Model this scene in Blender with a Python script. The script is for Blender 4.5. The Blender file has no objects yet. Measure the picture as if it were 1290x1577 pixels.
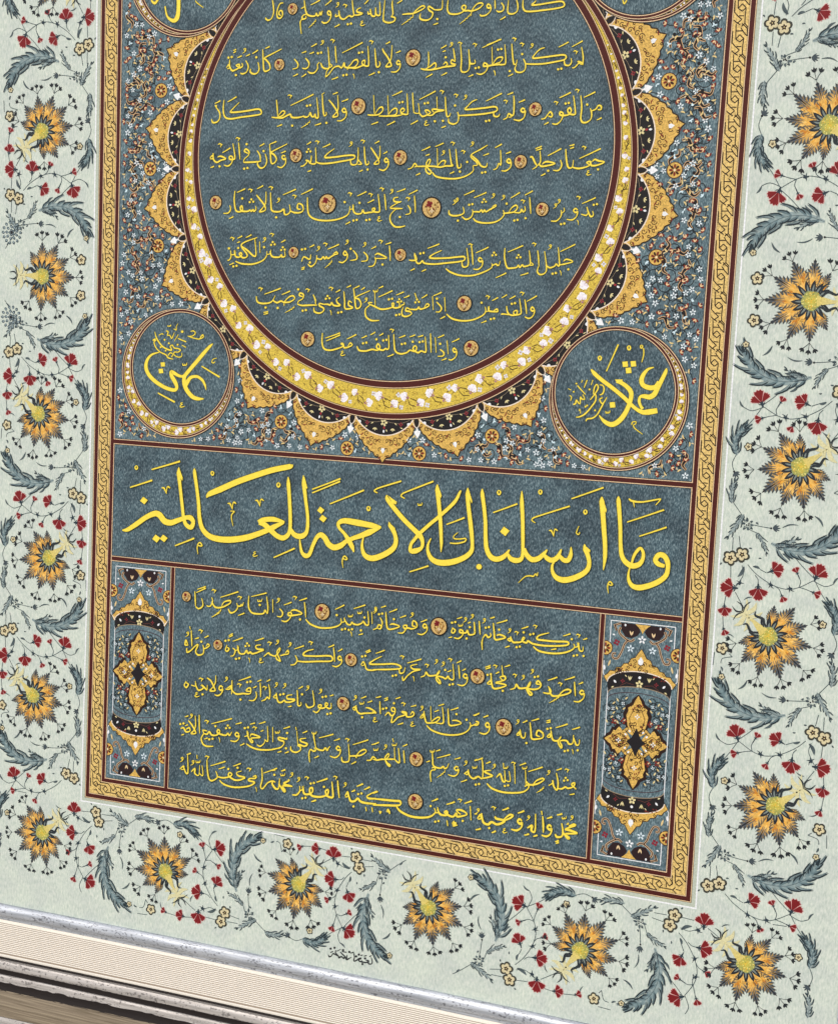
import bpy, math, random
import numpy as np
from mathutils import Matrix, Vector
from mathutils.geometry import tessellate_polygon
random.seed(7)
PI = math.pi
sc = bpy.context.scene
COL = sc.collection
# ------------------------------------------------------------------ camera solve (print plane <-> photograph)
IW, IH = 1290.0, 1577.0
P2 = [0.11244523849318974, 0.3819352415680195, 0.07192681396903809, -0.5667808462812208, 0.3900216955545387, 2.7837533729208714, 2.4372825447079896, -0.015655046967544682, 0.01633728260383489, 0.06566416742526619]
PC = [0.12707381256111527, 0.3892685988596103, 0.076369420492835, -0.5816579035431948, 0.3321844331542292, 2.840839385383897, 2.5108384967594803, 0.0, 0.03235400045861325, 0.11555776625122473]
def rot(r):
    r = np.array(r); a = np.linalg.norm(r); k = r / a
    K = np.array([[0, -k[2], k[1]], [k[2], 0, -k[0]], [-k[1], k[0], 0]])
    return np.eye(3) + math.sin(a) * K + (1 - math.cos(a)) * K @ K
def cam(p):
    R = rot(p[:3]) @ np.diag([1, -1, -1.0]); t = np.array(p[3:6]) * 1000
    return R, t, p[6] * 1000, p[7], IW / 2 + p[8] * 1000, IH / 2 + p[9] * 1000
def unproj(p, pts):
    R, t, f, k1, cx, cy = cam(p)
    c0 = np.atleast_2d(np.array(pts, float)) - [IW / 2, IH / 2]
    r2 = (c0 ** 2).sum(1) / 1e6
    d = (c0 * (1 + k1 * r2)[:, None] + [IW / 2 - cx, IH / 2 - cy]) / f
    X = np.linalg.solve(np.stack([R[:, 0], R[:, 1], t], 1), np.vstack([d.T, np.ones(len(d))]))
    return (X[:2] / X[2]).T
def proj(p, uv):
    R, t, f, k1, cx, cy = cam(p)
    uv = np.atleast_2d(np.array(uv, float))
    X = uv[:, :1] * R[:, 0] + uv[:, 1:2] * R[:, 1] + t
    w = X[:, :2] / X[:, 2:] * f + [cx - IW / 2, cy - IH / 2]
    c = w.copy()
    for _ in range(12):
        r2 = np.minimum((c ** 2).sum(1) / 1e6, 2.2)
        c = w / (1 + k1 * r2)[:, None]
    return c + [IW / 2, IH / 2]
def warp(uv):            # the sheet is very slightly bowed: ideal drawing coordinates -> where they lie on the sheet
    return unproj(PC, proj(P2, uv))
def ideal(pts):          # drawing coordinates of a point of the photograph
    return unproj(P2, pts)
U = 0.0005               # metres per drawing unit (the ruled panel is 1000 units = 0.5 m wide)
TILT = math.radians(16)
# frame stands on the ground and leans on the wall
ORI = Vector((-0.25, 0, 0.31))
M = Matrix.Translation(ORI) @ Matrix.Rotation(PI / 2 - TILT, 4, 'X') @ Matrix.Scale(U, 4)
R_, t_, f_, _, cx_, cy_ = cam(PC)
Cc = -R_.T @ t_
camd = bpy.data.cameras.new('camera'); camo = bpy.data.objects.new('camera', camd); COL.objects.link(camo)
Rc = R_.T @ np.diag([1, -1, -1.0])
Rm = Matrix([list(map(float, r)) for r in Rc]).to_4x4()
camo.matrix_world = Matrix.Translation(M @ Vector(map(float, Cc))) @ Matrix.Rotation(PI / 2 - TILT, 4, 'X') @ Rm
camd.sensor_fit = 'HORIZONTAL'; camd.sensor_width = 36; camd.lens = f_ * 36 / IW
camd.shift_x = -(cx_ - IW / 2) / IW; camd.shift_y = (cy_ - IH / 2) / IW
camd.clip_start = 0.01; camd.clip_end = 500
sc.camera = camo
# ------------------------------------------------------------------ light
sc.view_settings.view_transform = 'Standard'; sc.view_settings.look = 'None'
sc.view_settings.gamma = 1; sc.view_settings.use_curve_mapping = False
sc.view_settings.exposure = 0.14
w = bpy.data.worlds.new('World'); sc.world = w; w.use_nodes = True
nt = w.node_tree; bg = nt.nodes['Background']
sky = nt.nodes.new('ShaderNodeTexSky'); sky.sky_type = 'NISHITA'; sky.sun_disc = False
SE, SR = math.radians(48), math.radians(200)
sky.sun_elevation = SE; sky.sun_rotation = SR; sky.air_density = 1.0; sky.dust_density = 3.0; sky.ozone_density = 1.0
nt.links.new(sky.outputs[0], bg.inputs[0]); bg.inputs[1].default_value = 0.12
sd = bpy.data.lights.new('sun', 'SUN'); sd.energy = 1.5; sd.angle = math.radians(12); sd.color = (1.0, 0.93, 0.82)
so = bpy.data.objects.new('sun', sd); COL.objects.link(so)
sdir = Vector((math.sin(SR) * math.cos(SE), math.cos(SR) * math.cos(SE), math.sin(SE)))
so.rotation_euler = sdir.to_track_quat('Z', 'Y').to_euler()
# ------------------------------------------------------------------ helpers
def lin(h):
    r = [int(h[i:i + 2], 16) / 255 for i in (0, 2, 4)]
    return tuple((c / 12.92 if c <= 0.04045 else ((c + 0.055) / 1.055) ** 2.4) for c in r)
def mixc(a, b, t): return tuple(x * (1 - t) + y * t for x, y in zip(a, b))
def thing(name, label, cat, group=None):
    o = bpy.data.objects.new(name, None); COL.objects.link(o); o['label'] = label; o['category'] = cat
    if group: o['group'] = group
    return o
ROOT = thing('calligraphy_print', 'blue-grey and pale green calligraphy print with gold Arabic lettering, roundels and flowered border', 'calligraphy print')
ROOT.matrix_world = M
FRAME = thing('picture_frame', 'silver and black wooden picture frame with ribbed cream liner around the calligraphy print', 'picture frame')
FRAME.matrix_world = M
ZC = [0]; UOFF = {}
class MB:
    """collects flat inked shapes in drawing units, then becomes one mesh"""
    def __init__(s): s.v = []; s.f = []; s.c = []
    def poly(s, pts, col, z=0.0, fan=False):
        n = len(s.v); pts = list(pts)
        s.v += [(x, y, z) for x, y in pts]
        cols = col if isinstance(col, list) else [col] * len(pts)
        s.c += cols
        if fan or len(pts) <= 4:
            s.f.append(tuple(range(n, n + len(pts))))
        else:
            for t in tessellate_polygon([[Vector((x, y, 0)) for x, y in pts]]): s.f.append(tuple(n + i for i in t))
    def fan(s, c, pts, ccol, pcol, z=0.0):
        n = len(s.v); s.v.append((c[0], c[1], z)); s.c.append(ccol)
        m = len(pts)
        for p in pts: s.v.append((p[0], p[1], z)); s.c.append(pcol)
        for i in range(m): s.f.append((n, n + 1 + i, n + 1 + (i + 1) % m))
    def ribbon(s, pts, ws, col, z=0.0, dz=0.0, col2=None, cut=False):
        pts = [Vector(p) for p in pts]
        q = [pts[0]]; qw = [ws[0]]
        for p, wd in zip(pts[1:], ws[1:]):
            if (p - q[-1]).length > 1e-4: q.append(p); qw.append(wd)
        pts, ws = q, qw; m = len(pts)
        if m < 2: return
        n = len(s.v)
        for i in range(m):
            a = pts[max(i - 1, 0)]; b = pts[min(i + 1, m - 1)]
            d = (b - a)
            if d.length < 1e-6: d = pts[min(i + 1, m - 1)] - pts[i]
            d = d.normalized() if d.length > 0 else Vector((1, 0)); nn = Vector((-d.y, d.x)) * ws[i] / 2
            zz = z + dz * i / m
            for e in (pts[i] + nn, pts[i] - nn): s.v.append((e.x, e.y, zz))
            cc = col if col2 is None else mixc(col, col2, i / (m - 1)); s.c += [cc, cc]
        for i in range(m - 1): s.f.append((n + 2 * i, n + 2 * i + 1, n + 2 * i + 3, n + 2 * i + 2))
    def disc(s, c, r, col, z=0.0, n=20, ry=None):
        s.poly([(c[0] + r * math.cos(2 * PI * i / n), c[1] + (ry or r) * math.sin(2 * PI * i / n)) for i in range(n)], col, z, fan=True)
    def ring(s, c, r0, r1, col, z=0.0, n=96, a0=0, a1=2 * PI, c1=None):
        k = len(s.v); c1 = c1 or c
        for i in range(n + 1):
            a = a0 + (a1 - a0) * i / n
            s.v.append((c[0] + r0 * math.cos(a), c[1] + r0 * math.sin(a), z)); s.v.append((c1[0] + r1 * math.cos(a), c1[1] + r1 * math.sin(a), z)); s.c += [col, col]
        for i in range(n): s.f.append((k + 2 * i, k + 2 * i + 1, k + 2 * i + 3, k + 2 * i + 2))
    def build(s, name, mat, parent=None, z=0.0, do_warp=True, label=None, stuff=False, uniq=True):
        if not s.v: return None
        v = np.array(s.v)
        if do_warp: v[:, :2] = warp(v[:, :2])
        c = v.mean(0); c[2] = 0
        parent = parent or ROOT
        zz = z
        if uniq: ZC[0] = (ZC[0] + 1) % 12; uo = ZC[0] * 0.005
        else: uo = UOFF.get(parent.name, 0)
        zz += uo
        me = bpy.data.meshes.new(name)
        me.from_pydata((v - c).tolist(), [], s.f)
        ca = me.color_attributes.new('Ink', 'FLOAT_COLOR', 'POINT')
        ca.data.foreach_set('color', np.c_[np.array(s.c), np.ones(len(s.c))].ravel())
        me.materials.append(mat)
        o = bpy.data.objects.new(name, me); COL.objects.link(o); o.parent = parent
        pl = Vector((0, 0, 0))
        if parent not in (ROOT, FRAME): pl = parent.location
        o.location = (c[0] - pl.x, c[1] - pl.y, zz - pl.z)
        UOFF[o.name] = uo
        if label: o['label'] = label
        if stuff: o['kind'] = 'stuff'
        return o
def crom(pts, ws, k=6):
    """Catmull-Rom through points and widths"""
    P = [Vector(p) for p in pts]; n = len(P)
    if n < 3: return [tuple(p) for p in P], list(ws)
    o = []; ow = []
    for i in range(n - 1):
        a, b, c, d = P[max(i - 1, 0)], P[i], P[i + 1], P[min(i + 2, n - 1)]
        for j in range(k):
            t = j / k; t2 = t * t; t3 = t2 * t
            o.append(tuple(0.5 * ((2 * b) + (c - a) * t + (2 * a - 5 * b + 4 * c - d) * t2 + (3 * b - a - 3 * c + d) * t3)))
            ow.append(ws[i] * (1 - t) + ws[i + 1] * t)
    o.append(tuple(P[-1])); ow.append(ws[-1])
    return o, ow
# ------------------------------------------------------------------ materials
def new_mat(name):
    m = bpy.data.materials.new(name); m.use_nodes = True
    n = m.node_tree; b = n.nodes['Principled BSDF']; b.inputs['Specular IOR Level'].default_value = 0.2
    return m, n, b
def N(n, t, **kw):
    x = n.nodes.new(t)
    for k, v in kw.items():
        if hasattr(x, k): setattr(x, k, v)
        else: x.inputs[k].default_value = v
    return x
def coords(n, sx=1, sy=1, sz=1, rz=0):
    tc = N(n, 'ShaderNodeTexCoord', object=ROOT); mp = N(n, 'ShaderNodeMapping')
    mp.inputs['Scale'].default_value = (sx, sy, sz); mp.inputs['Rotation'].default_value = (0, 0, rz)
    n.links.new(tc.outputs['Object'], mp.inputs['Vector']); return mp.outputs[0]
def fibres(n, sc_long, sc_short, detail=3):
    """short crossing paper fibres: two stretched noises combined"""
    outs = []
    for rz, seed in ((0.12, 0), (-0.25, 37)):
        v = coords(n, sc_short, sc_long, 1, rz)
        no = N(n, 'ShaderNodeTexNoise'); no.inputs['Scale'].default_value = 1; no.inputs['Detail'].default_value = detail
        no.inputs['Roughness'].default_value = 0.65
        ad = N(n, 'ShaderNodeVectorMath', operation='ADD'); ad.inputs[1].default_value = (seed, seed * 1.7, 0)
        n.links.new(v, ad.inputs[0]); n.links.new(ad.outputs[0], no.inputs['Vector']); outs.append(no.outputs['Fac'])
    a = N(n, 'ShaderNodeMath', operation='ADD'); n.links.new(outs[0], a.inputs[0]); n.links.new(outs[1], a.inputs[1])
    h = N(n, 'ShaderNodeMath', operation='MULTIPLY'); h.inputs[1].default_value = 0.5; n.links.new(a.outputs[0], h.inputs[0])
    return h.outputs[0]
def noise(n, s, detail=3, off=0):
    v = coords(n, s, s, 1)
    no = N(n, 'ShaderNodeTexNoise'); no.inputs['Scale'].default_value = 1; no.inputs['Detail'].default_value = detail
    ad = N(n, 'ShaderNodeVectorMath', operation='ADD'); ad.inputs[1].default_value = (off, off, 0)
    n.links.new(v, ad.inputs[0]); n.links.new(ad.outputs[0], no.inputs['Vector'])
    return no.outputs['Fac']
def ramp(n, fac, stops):
    r = N(n, 'ShaderNodeValToRGB'); e = r.color_ramp.elements
    while len(e) < len(stops): e.new(0.5)
    for x, (p, c) in zip(e, stops): x.position = p; x.color = (*c, 1)
    n.links.new(fac, r.inputs[0]); return r.outputs[0]
def mixn(n, a, b, fac, mode='MIX'):
    m = N(n, 'ShaderNodeMix', data_type='RGBA', blend_type=mode)
    if isinstance(fac, float): m.inputs[0].default_value = fac
    else: n.links.new(fac, m.inputs[0])
    for i, x in ((6, a), (7, b)):
        if isinstance(x, tuple): m.inputs[i].default_value = (*x, 1)
        else: n.links.new(x, m.inputs[i])
    return m.outputs[2]
def bump(n, b, h, s, d=1.0):
    x = N(n, 'ShaderNodeBump'); x.inputs['Strength'].default_value = s; x.inputs['Distance'].default_value = d * U
    n.links.new(h, x.inputs['Height']); n.links.new(x.outputs[0], b.inputs['Normal'])
def fibre_paper(name, dark, mid, light, mott, rough, fl=(0.22, 0.62), bs=0.25):
    m, n, b = new_mat(name)
    f = fibres(n, fl[0], fl[1], 4)
    c = ramp(n, f, [(0.36, dark), (0.5, mid), (0.63, light)])
    g = noise(n, 0.022, 6, 5.3)
    gg = ramp(n, g, [(0.36, (mott, mott, mott * 1.04)), (0.62, (1.0, 1.0, 1.0))])
    c = mixn(n, c, gg, 1.0, 'MULTIPLY')
    n.links.new(c, b.inputs['Base Color']); b.inputs['Roughness'].default_value = rough
    wv = noise(n, 0.009, 2, 1.3)
    h1 = N(n, 'ShaderNodeMath', operation='MULTIPLY_ADD'); h1.inputs[1].default_value = 12.0; n.links.new(wv, h1.inputs[0]); n.links.new(f, h1.inputs[2])
    bump(n, b, h1.outputs[0], bs, 0.4)
    return m
m_blue = fibre_paper('blue_grey_paper', lin('283a44'), lin('496069'), lin('8a9fa4'), 0.58, 0.62)
m_blue2 = fibre_paper('slate_paper', lin('36494f'), lin('587078'), lin('93a8ac'), 0.70, 0.62)
m_pale = fibre_paper('pale_green_paper', lin('b2c0b4'), lin('c6d1c5'), lin('d8ded2'), 0.90, 0.6, (0.12, 0.35), 0.18)
def ink(name, rough, amp, scale, metal=0.0):
    m, n, b = new_mat(name)
    at = N(n, 'ShaderNodeVertexColor', layer_name='Ink')
    f = noise(n, scale, 4, 11.0)
    g = ramp(n, f, [(0.32, (1 - amp,) * 3), (0.68, (1 + amp * 0.0,) * 3)])
    c = mixn(n, at.outputs[0], g, 1.0, 'MULTIPLY')
    n.links.new(c, b.inputs['Base Color']); b.inputs['Roughness'].default_value = rough; b.inputs['Metallic'].default_value = metal
    return m
m_ink = ink('printed_ink', 0.6, 0.22, 0.35)
m_gold = ink('gold_print', 0.5, 0.5, 0.5)
m_text = ink('yellow_gold_lettering', 0.5, 0.16, 0.25)
# colours
C = {k: lin(v) for k, v in dict(maroon='4c1a14', cream='e6c8a0', black='1c1a1c', gold='e9bf62', gold2='e8cc52', dkgold='7a5a28', yellow='fae24e', halo='66652f',
     white='eef2f4', green='b4c2b4', teal='5c7c88', dkteal='2d3c46', orange='ecba58', petal_tip='4c5860', disc='d8c84e', red='7c1a1e', redline='dba9a4', stem='46565a', leaf='6d8088',
     creamf='d8cda4', creamr='3e4038', dark='26292c', mauve='a86c8c', blue='66808c', pale='e4d8a0', redrust='7c2c20', lilac='dfe2ec').items()}
BIG = """
@340 700 6.45
#word
S -254,135,6 -254,180,34 -232,335,32 -214,495,34 -207,615,38 -182,725,44 -122,800,50 -32,836,54 100,845,56 250,826,54 380,785,48 480,745,46 540,715,46 630,675,20
S 378,672,36 430,648,44 530,643,46 638,672,20
S 385,675,40 440,695,48 500,750,50 560,805,46 620,828,46 670,800,40 692,740,34 695,620,34 688,450,34 677,290,36 675,220,4
S 700,740,30 730,790,46 780,812,50 830,800,46 862,750,34 868,620,30 848,450,32 830,290,40 826,205,4
G 835,215 866,330 862,340 845,320
S -137,428,6 -105,390,46 0,345,54 200,258,52 500,158,50 690,118,46 708,98,8
S -972,750,8 -920,745,36 -832,690,44 -732,620,44 -650,586,50 -602,600,56 -552,660,56 -490,676,50 -412,650,42 -342,626,36 -292,630,48 -268,672,38 -290,722,42 -335,700,38 -358,650,34 -368,590,30 -390,390,30 -404,265,32 -412,185,40 -410,125,4
G -405,135 -372,230 -376,262 -392,230
o -832,128,17
f -680,148,14 -398,66,14
f -895,325,13 -674,254,13
v -540,345
D -757,456,40
D -634,834,42
D -560,832,40
f -450,905,13 -257,830,13
m -212,900
o -77,185,18
o 578,300,20
v 388,470
v 115,500
S 100,560,6 140,565,10 118,590,10 112,630,9 128,710,4
f 530,1022,13 740,930,13
e 345,985
f 912,345,13 1195,238,13
f 912,380,13 1190,265,13
@500 710 6.45
#word
D -34,488,38
D -12,571,40
S -242,775,8 -237,836,22 -222,905,30 -187,940,44 -147,925,36 -112,836,34 -72,756,38 -32,733,48 8,765,52 43,825,54 98,857,54 165,838,50 220,795,36 290,765,38 370,738,46 450,705,56 563,660,10
S 565,655,10 480,640,50 330,612,60 200,592,50 142,617,36 150,665,28 200,720,30 245,790,50 276,850,44 295,905,6
S 390,755,10 375,830,24 388,910,38 430,955,50 500,963,54 600,925,52 680,870,50 710,810,42 705,740,38 678,675,44 652,640,34 643,602,4
G 680,650 703,665 700,692 678,675
f 55,425,13 395,288,13
o 440,470,20
m 195,970
S 530,315,8 500,300,12 505,285,12 560,260,12 765,198,14
#word
S 622,335,4 625,375,38 680,450,44 780,570,44 880,670,44 950,740,50 975,800,34 965,860,30 910,890,50 858,890,40 860,830,28 890,785,30 950,715,32 1050,625,32 1140,550,32 1290,410,32 1345,312,22 1358,290,4
G 632,340 720,405 712,430 680,420
S 1123,230,4 1122,285,42 1135,400,40 1150,560,38 1158,700,34 1162,820,28 1158,905,4
G 1130,240 1165,340 1158,368 1145,340
S 800,370,8 765,350,12 775,325,12 840,295,12 1085,200,14
~ 950,430
f 845,1100,13 1035,1040,13
@680 730 6.45
#word
S -101,636,8 -131,701,22 -131,771,32 -96,841,46 -31,876,54 60,880,56 160,858,52 250,815,46 300,760,40 308,690,32 298,560,40 283,430,40 268,300,38 262,200,42 264,135,4
G 272,145 308,270 302,292 285,250
S 85,685,10 160,688,13 235,668,12 240,640,12 180,645,10 130,640,10 125,615,8 165,580,5
f 52,500,13 232,432,13
S 408,145,4 408,200,38 425,330,36 438,480,36 440,620,38 450,740,44 490,820,50 550,845,50 620,820,44 678,750,10
S 660,795,26 690,840,46 740,858,50 790,845,40 808,790,30 810,640,34 808,450,36 800,280,38 800,165,4
S 820,740,34 850,805,46 900,848,50 960,840,48 1010,800,40 1052,750,10
S 1020,800,26 1050,835,46 1095,855,48 1150,830,46 1192,745,10
S 1165,800,26 1210,850,44 1256,855,46 1285,800,38 1288,722,6
S 1136,855,8 1102,905,22 1106,975,34 1146,1030,48 1216,1052,56 1306,1036,54 1396,995,50 1452,945,44 1468,877,38 1452,800,42 1428,744,44 1421,695,4
G 1440,720 1478,755 1474,778 1454,760
S 1594,224,4 1594,275,50 1604,395,48 1614,545,46 1624,685,42 1624,825,38 1608,955,4
G 1606,245 1641,355 1634,386 1618,350
o 573,182,20
o 983,177,20
f 515,382,13 755,295,13
v 1110,575
D 630,568,50
C 375,920,28
S 765,1080,5 830,1020,8 880,1010,12 915,1015,12 935,990,8 950,1010,10 958,975,6
S 935,485,6 900,460,10 915,435,12 1000,405,12 1275,318,14
f 1291,245,13 1611,133,13
o 1430,375,20
S 1366,515,5 1350,552,8 1341,585,10 1361,600,10 1374,577,8
m 1666,1095
@850 740 6.45
#word
S 662,155,4 662,200,42 672,330,40 680,480,36 682,620,36 692,730,42 725,800,48 790,845,54 860,835,48 900,785,36 908,720,30 882,672,26 845,700,30 810,760,26 792,830,14
S 778,850,8 760,930,20 768,1000,34 805,1048,46 870,1063,54 960,1045,52 1060,1003,50 1130,945,46 1152,875,40 1146,800,48 1110,745,52 1060,740,48 1028,790,46 1060,830,46 1120,850,30
f 748,412,13 1115,290,13
S 765,180,12 800,203,20 900,212,14 1060,185,12 1075,192,10 1030,245,6
S 808,200,12 820,265,5
f 868,553,13 1140,463,13
@210 490 9.214
#word
S 1095,360,6 1050,400,36 960,500,50 860,620,52 740,760,50 692,830,52 688,920,60 725,1020,60 800,1110,56 880,1142,46 965,1142,10
S 700,980,40 735,900,54 775,845,44 820,828,36 880,830,36 945,880,36 982,950,28 998,1020,4
S 705,800,36 660,825,32 600,810,38 540,775,46 505,765,50 510,820,54 555,900,58 582,970,46 560,1015,44 500,1012,46 400,975,48 270,890,52 180,790,52 145,690,52 165,590,40 230,515,26 340,480,8
B 385,655,60
B 358,748,64
f 315,1060,20 555,1190,20
f 935,680,20 1190,835,20
~ 695,655
e 655,1225
S 1150,565,6 1100,580,9 1080,620,11 1100,635,11 1125,615,8
#word
S 270,190,6 300,290,18 370,390,18 450,440,20 510,450,18 490,400,12 520,380,12 545,420,14 600,430,14 635,450,14 600,480,12 550,480,12 545,520,12 600,550,12 650,540,10 655,490,7
S 285,290,10 245,310,16 290,310,10 260,340,14 290,420,14 350,480,14 430,520,16 460,560,18 530,580,8
S 460,530,14 490,490,14 525,510,10 510,550,14
S 735,250,6 800,275,12 900,295,12 925,260,16 950,235,14 960,265,12 920,290,10
S 780,185,10 820,180,14 845,210,12 810,250,12 740,255,8
S 430,180,12 460,190,14 450,240,14 480,240,10 490,250,14 510,285,14 530,250,10 550,200,6
S 545,330,6 605,230,10
f 600,285,14 715,335,14
f 655,380,11 712,412,11
C 660,190,18
C 410,305,13
C 470,355,13
C 595,375,13
C 355,410,13
C 425,460,12
S 330,240,9 370,220,10 395,230,9
S 450,110,12 490,110,12 500,90,8
S 540,150,10 575,165,12 575,120,8 600,75,5
@860 525 7.167
#word
S 1055,290,8 990,312,26 940,370,44 918,430,52 935,485,48 1000,515,52 1070,508,50 1110,450,40
S 1192,300,8 1180,350,40 1100,510,50 1060,585,56 1010,618,54 950,610,46 905,615,26 892,660,32 905,710,28 930,750,34
S 1092,768,54 1000,783,60 930,785,48 860,750,36 790,690,40 720,620,42 600,520,42 480,430,42 400,360,44 362,312,12
S 640,450,20 690,460,40 745,495,44 792,545,50 805,600,46 782,700,46 730,810,52 660,890,54 585,922,54 505,885,38 450,820,8
G 625,425 710,425 705,452 650,465
B 738,256,60
B 828,252,60
B 775,325,62
B 598,705,60
f 530,335,14 662,38,14
o 780,75,22
o 458,188,22
o 918,62,17
S 940,80,10 942,150,11 920,235,7
S 810,925,10 818,895,10 855,892,10 850,918,8 828,930,9 845,965,10 930,1030,5
~ 545,785
#word
S 455,485,8 490,490,11 505,530,14 490,580,14 455,595,8
S 350,650,10 400,590,12 440,520,14 425,480,12 400,510,12 390,580,12 415,600,12 410,660,14 370,720,14 300,800,16 240,835,14 195,840,6
S 535,620,6 520,650,10 490,690,14 465,670,14 460,640,12 490,625,8
S 500,685,12 470,740,14 430,810,12 380,850,14 320,860,14 305,885,10
S 210,490,10 245,530,12 300,590,8
S 165,700,14 190,690,16 200,650,10 220,680,14 240,690,10 245,620,12 260,640,14 290,640,10 270,590,8
o 235,760,10
f 245,770,8 245,800,6
f 255,460,8 268,430,8
f 285,515,10 318,430,10
f 362,485,8 382,430,8
C 345,535,10
C 405,765,10
C 300,725,10
C 318,712,10
C 200,470,9
C 170,560,9
f 110,525,8 140,540,8
S 125,600,9 145,620,10 135,660,7
@0 0 4.3
#word
S 1005,0,8 1030,20,16 1060,-20,10
S 1187,-60,26 1186,60,26 1176,118,30 1150,136,22 1112,108,12 1097,40,7
@260 0 6.45
S 270,5,6 290,30,9 350,75,4
@860 0 6.45
#word
S 640,0,10 655,35,12 680,0,10
"""
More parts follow.
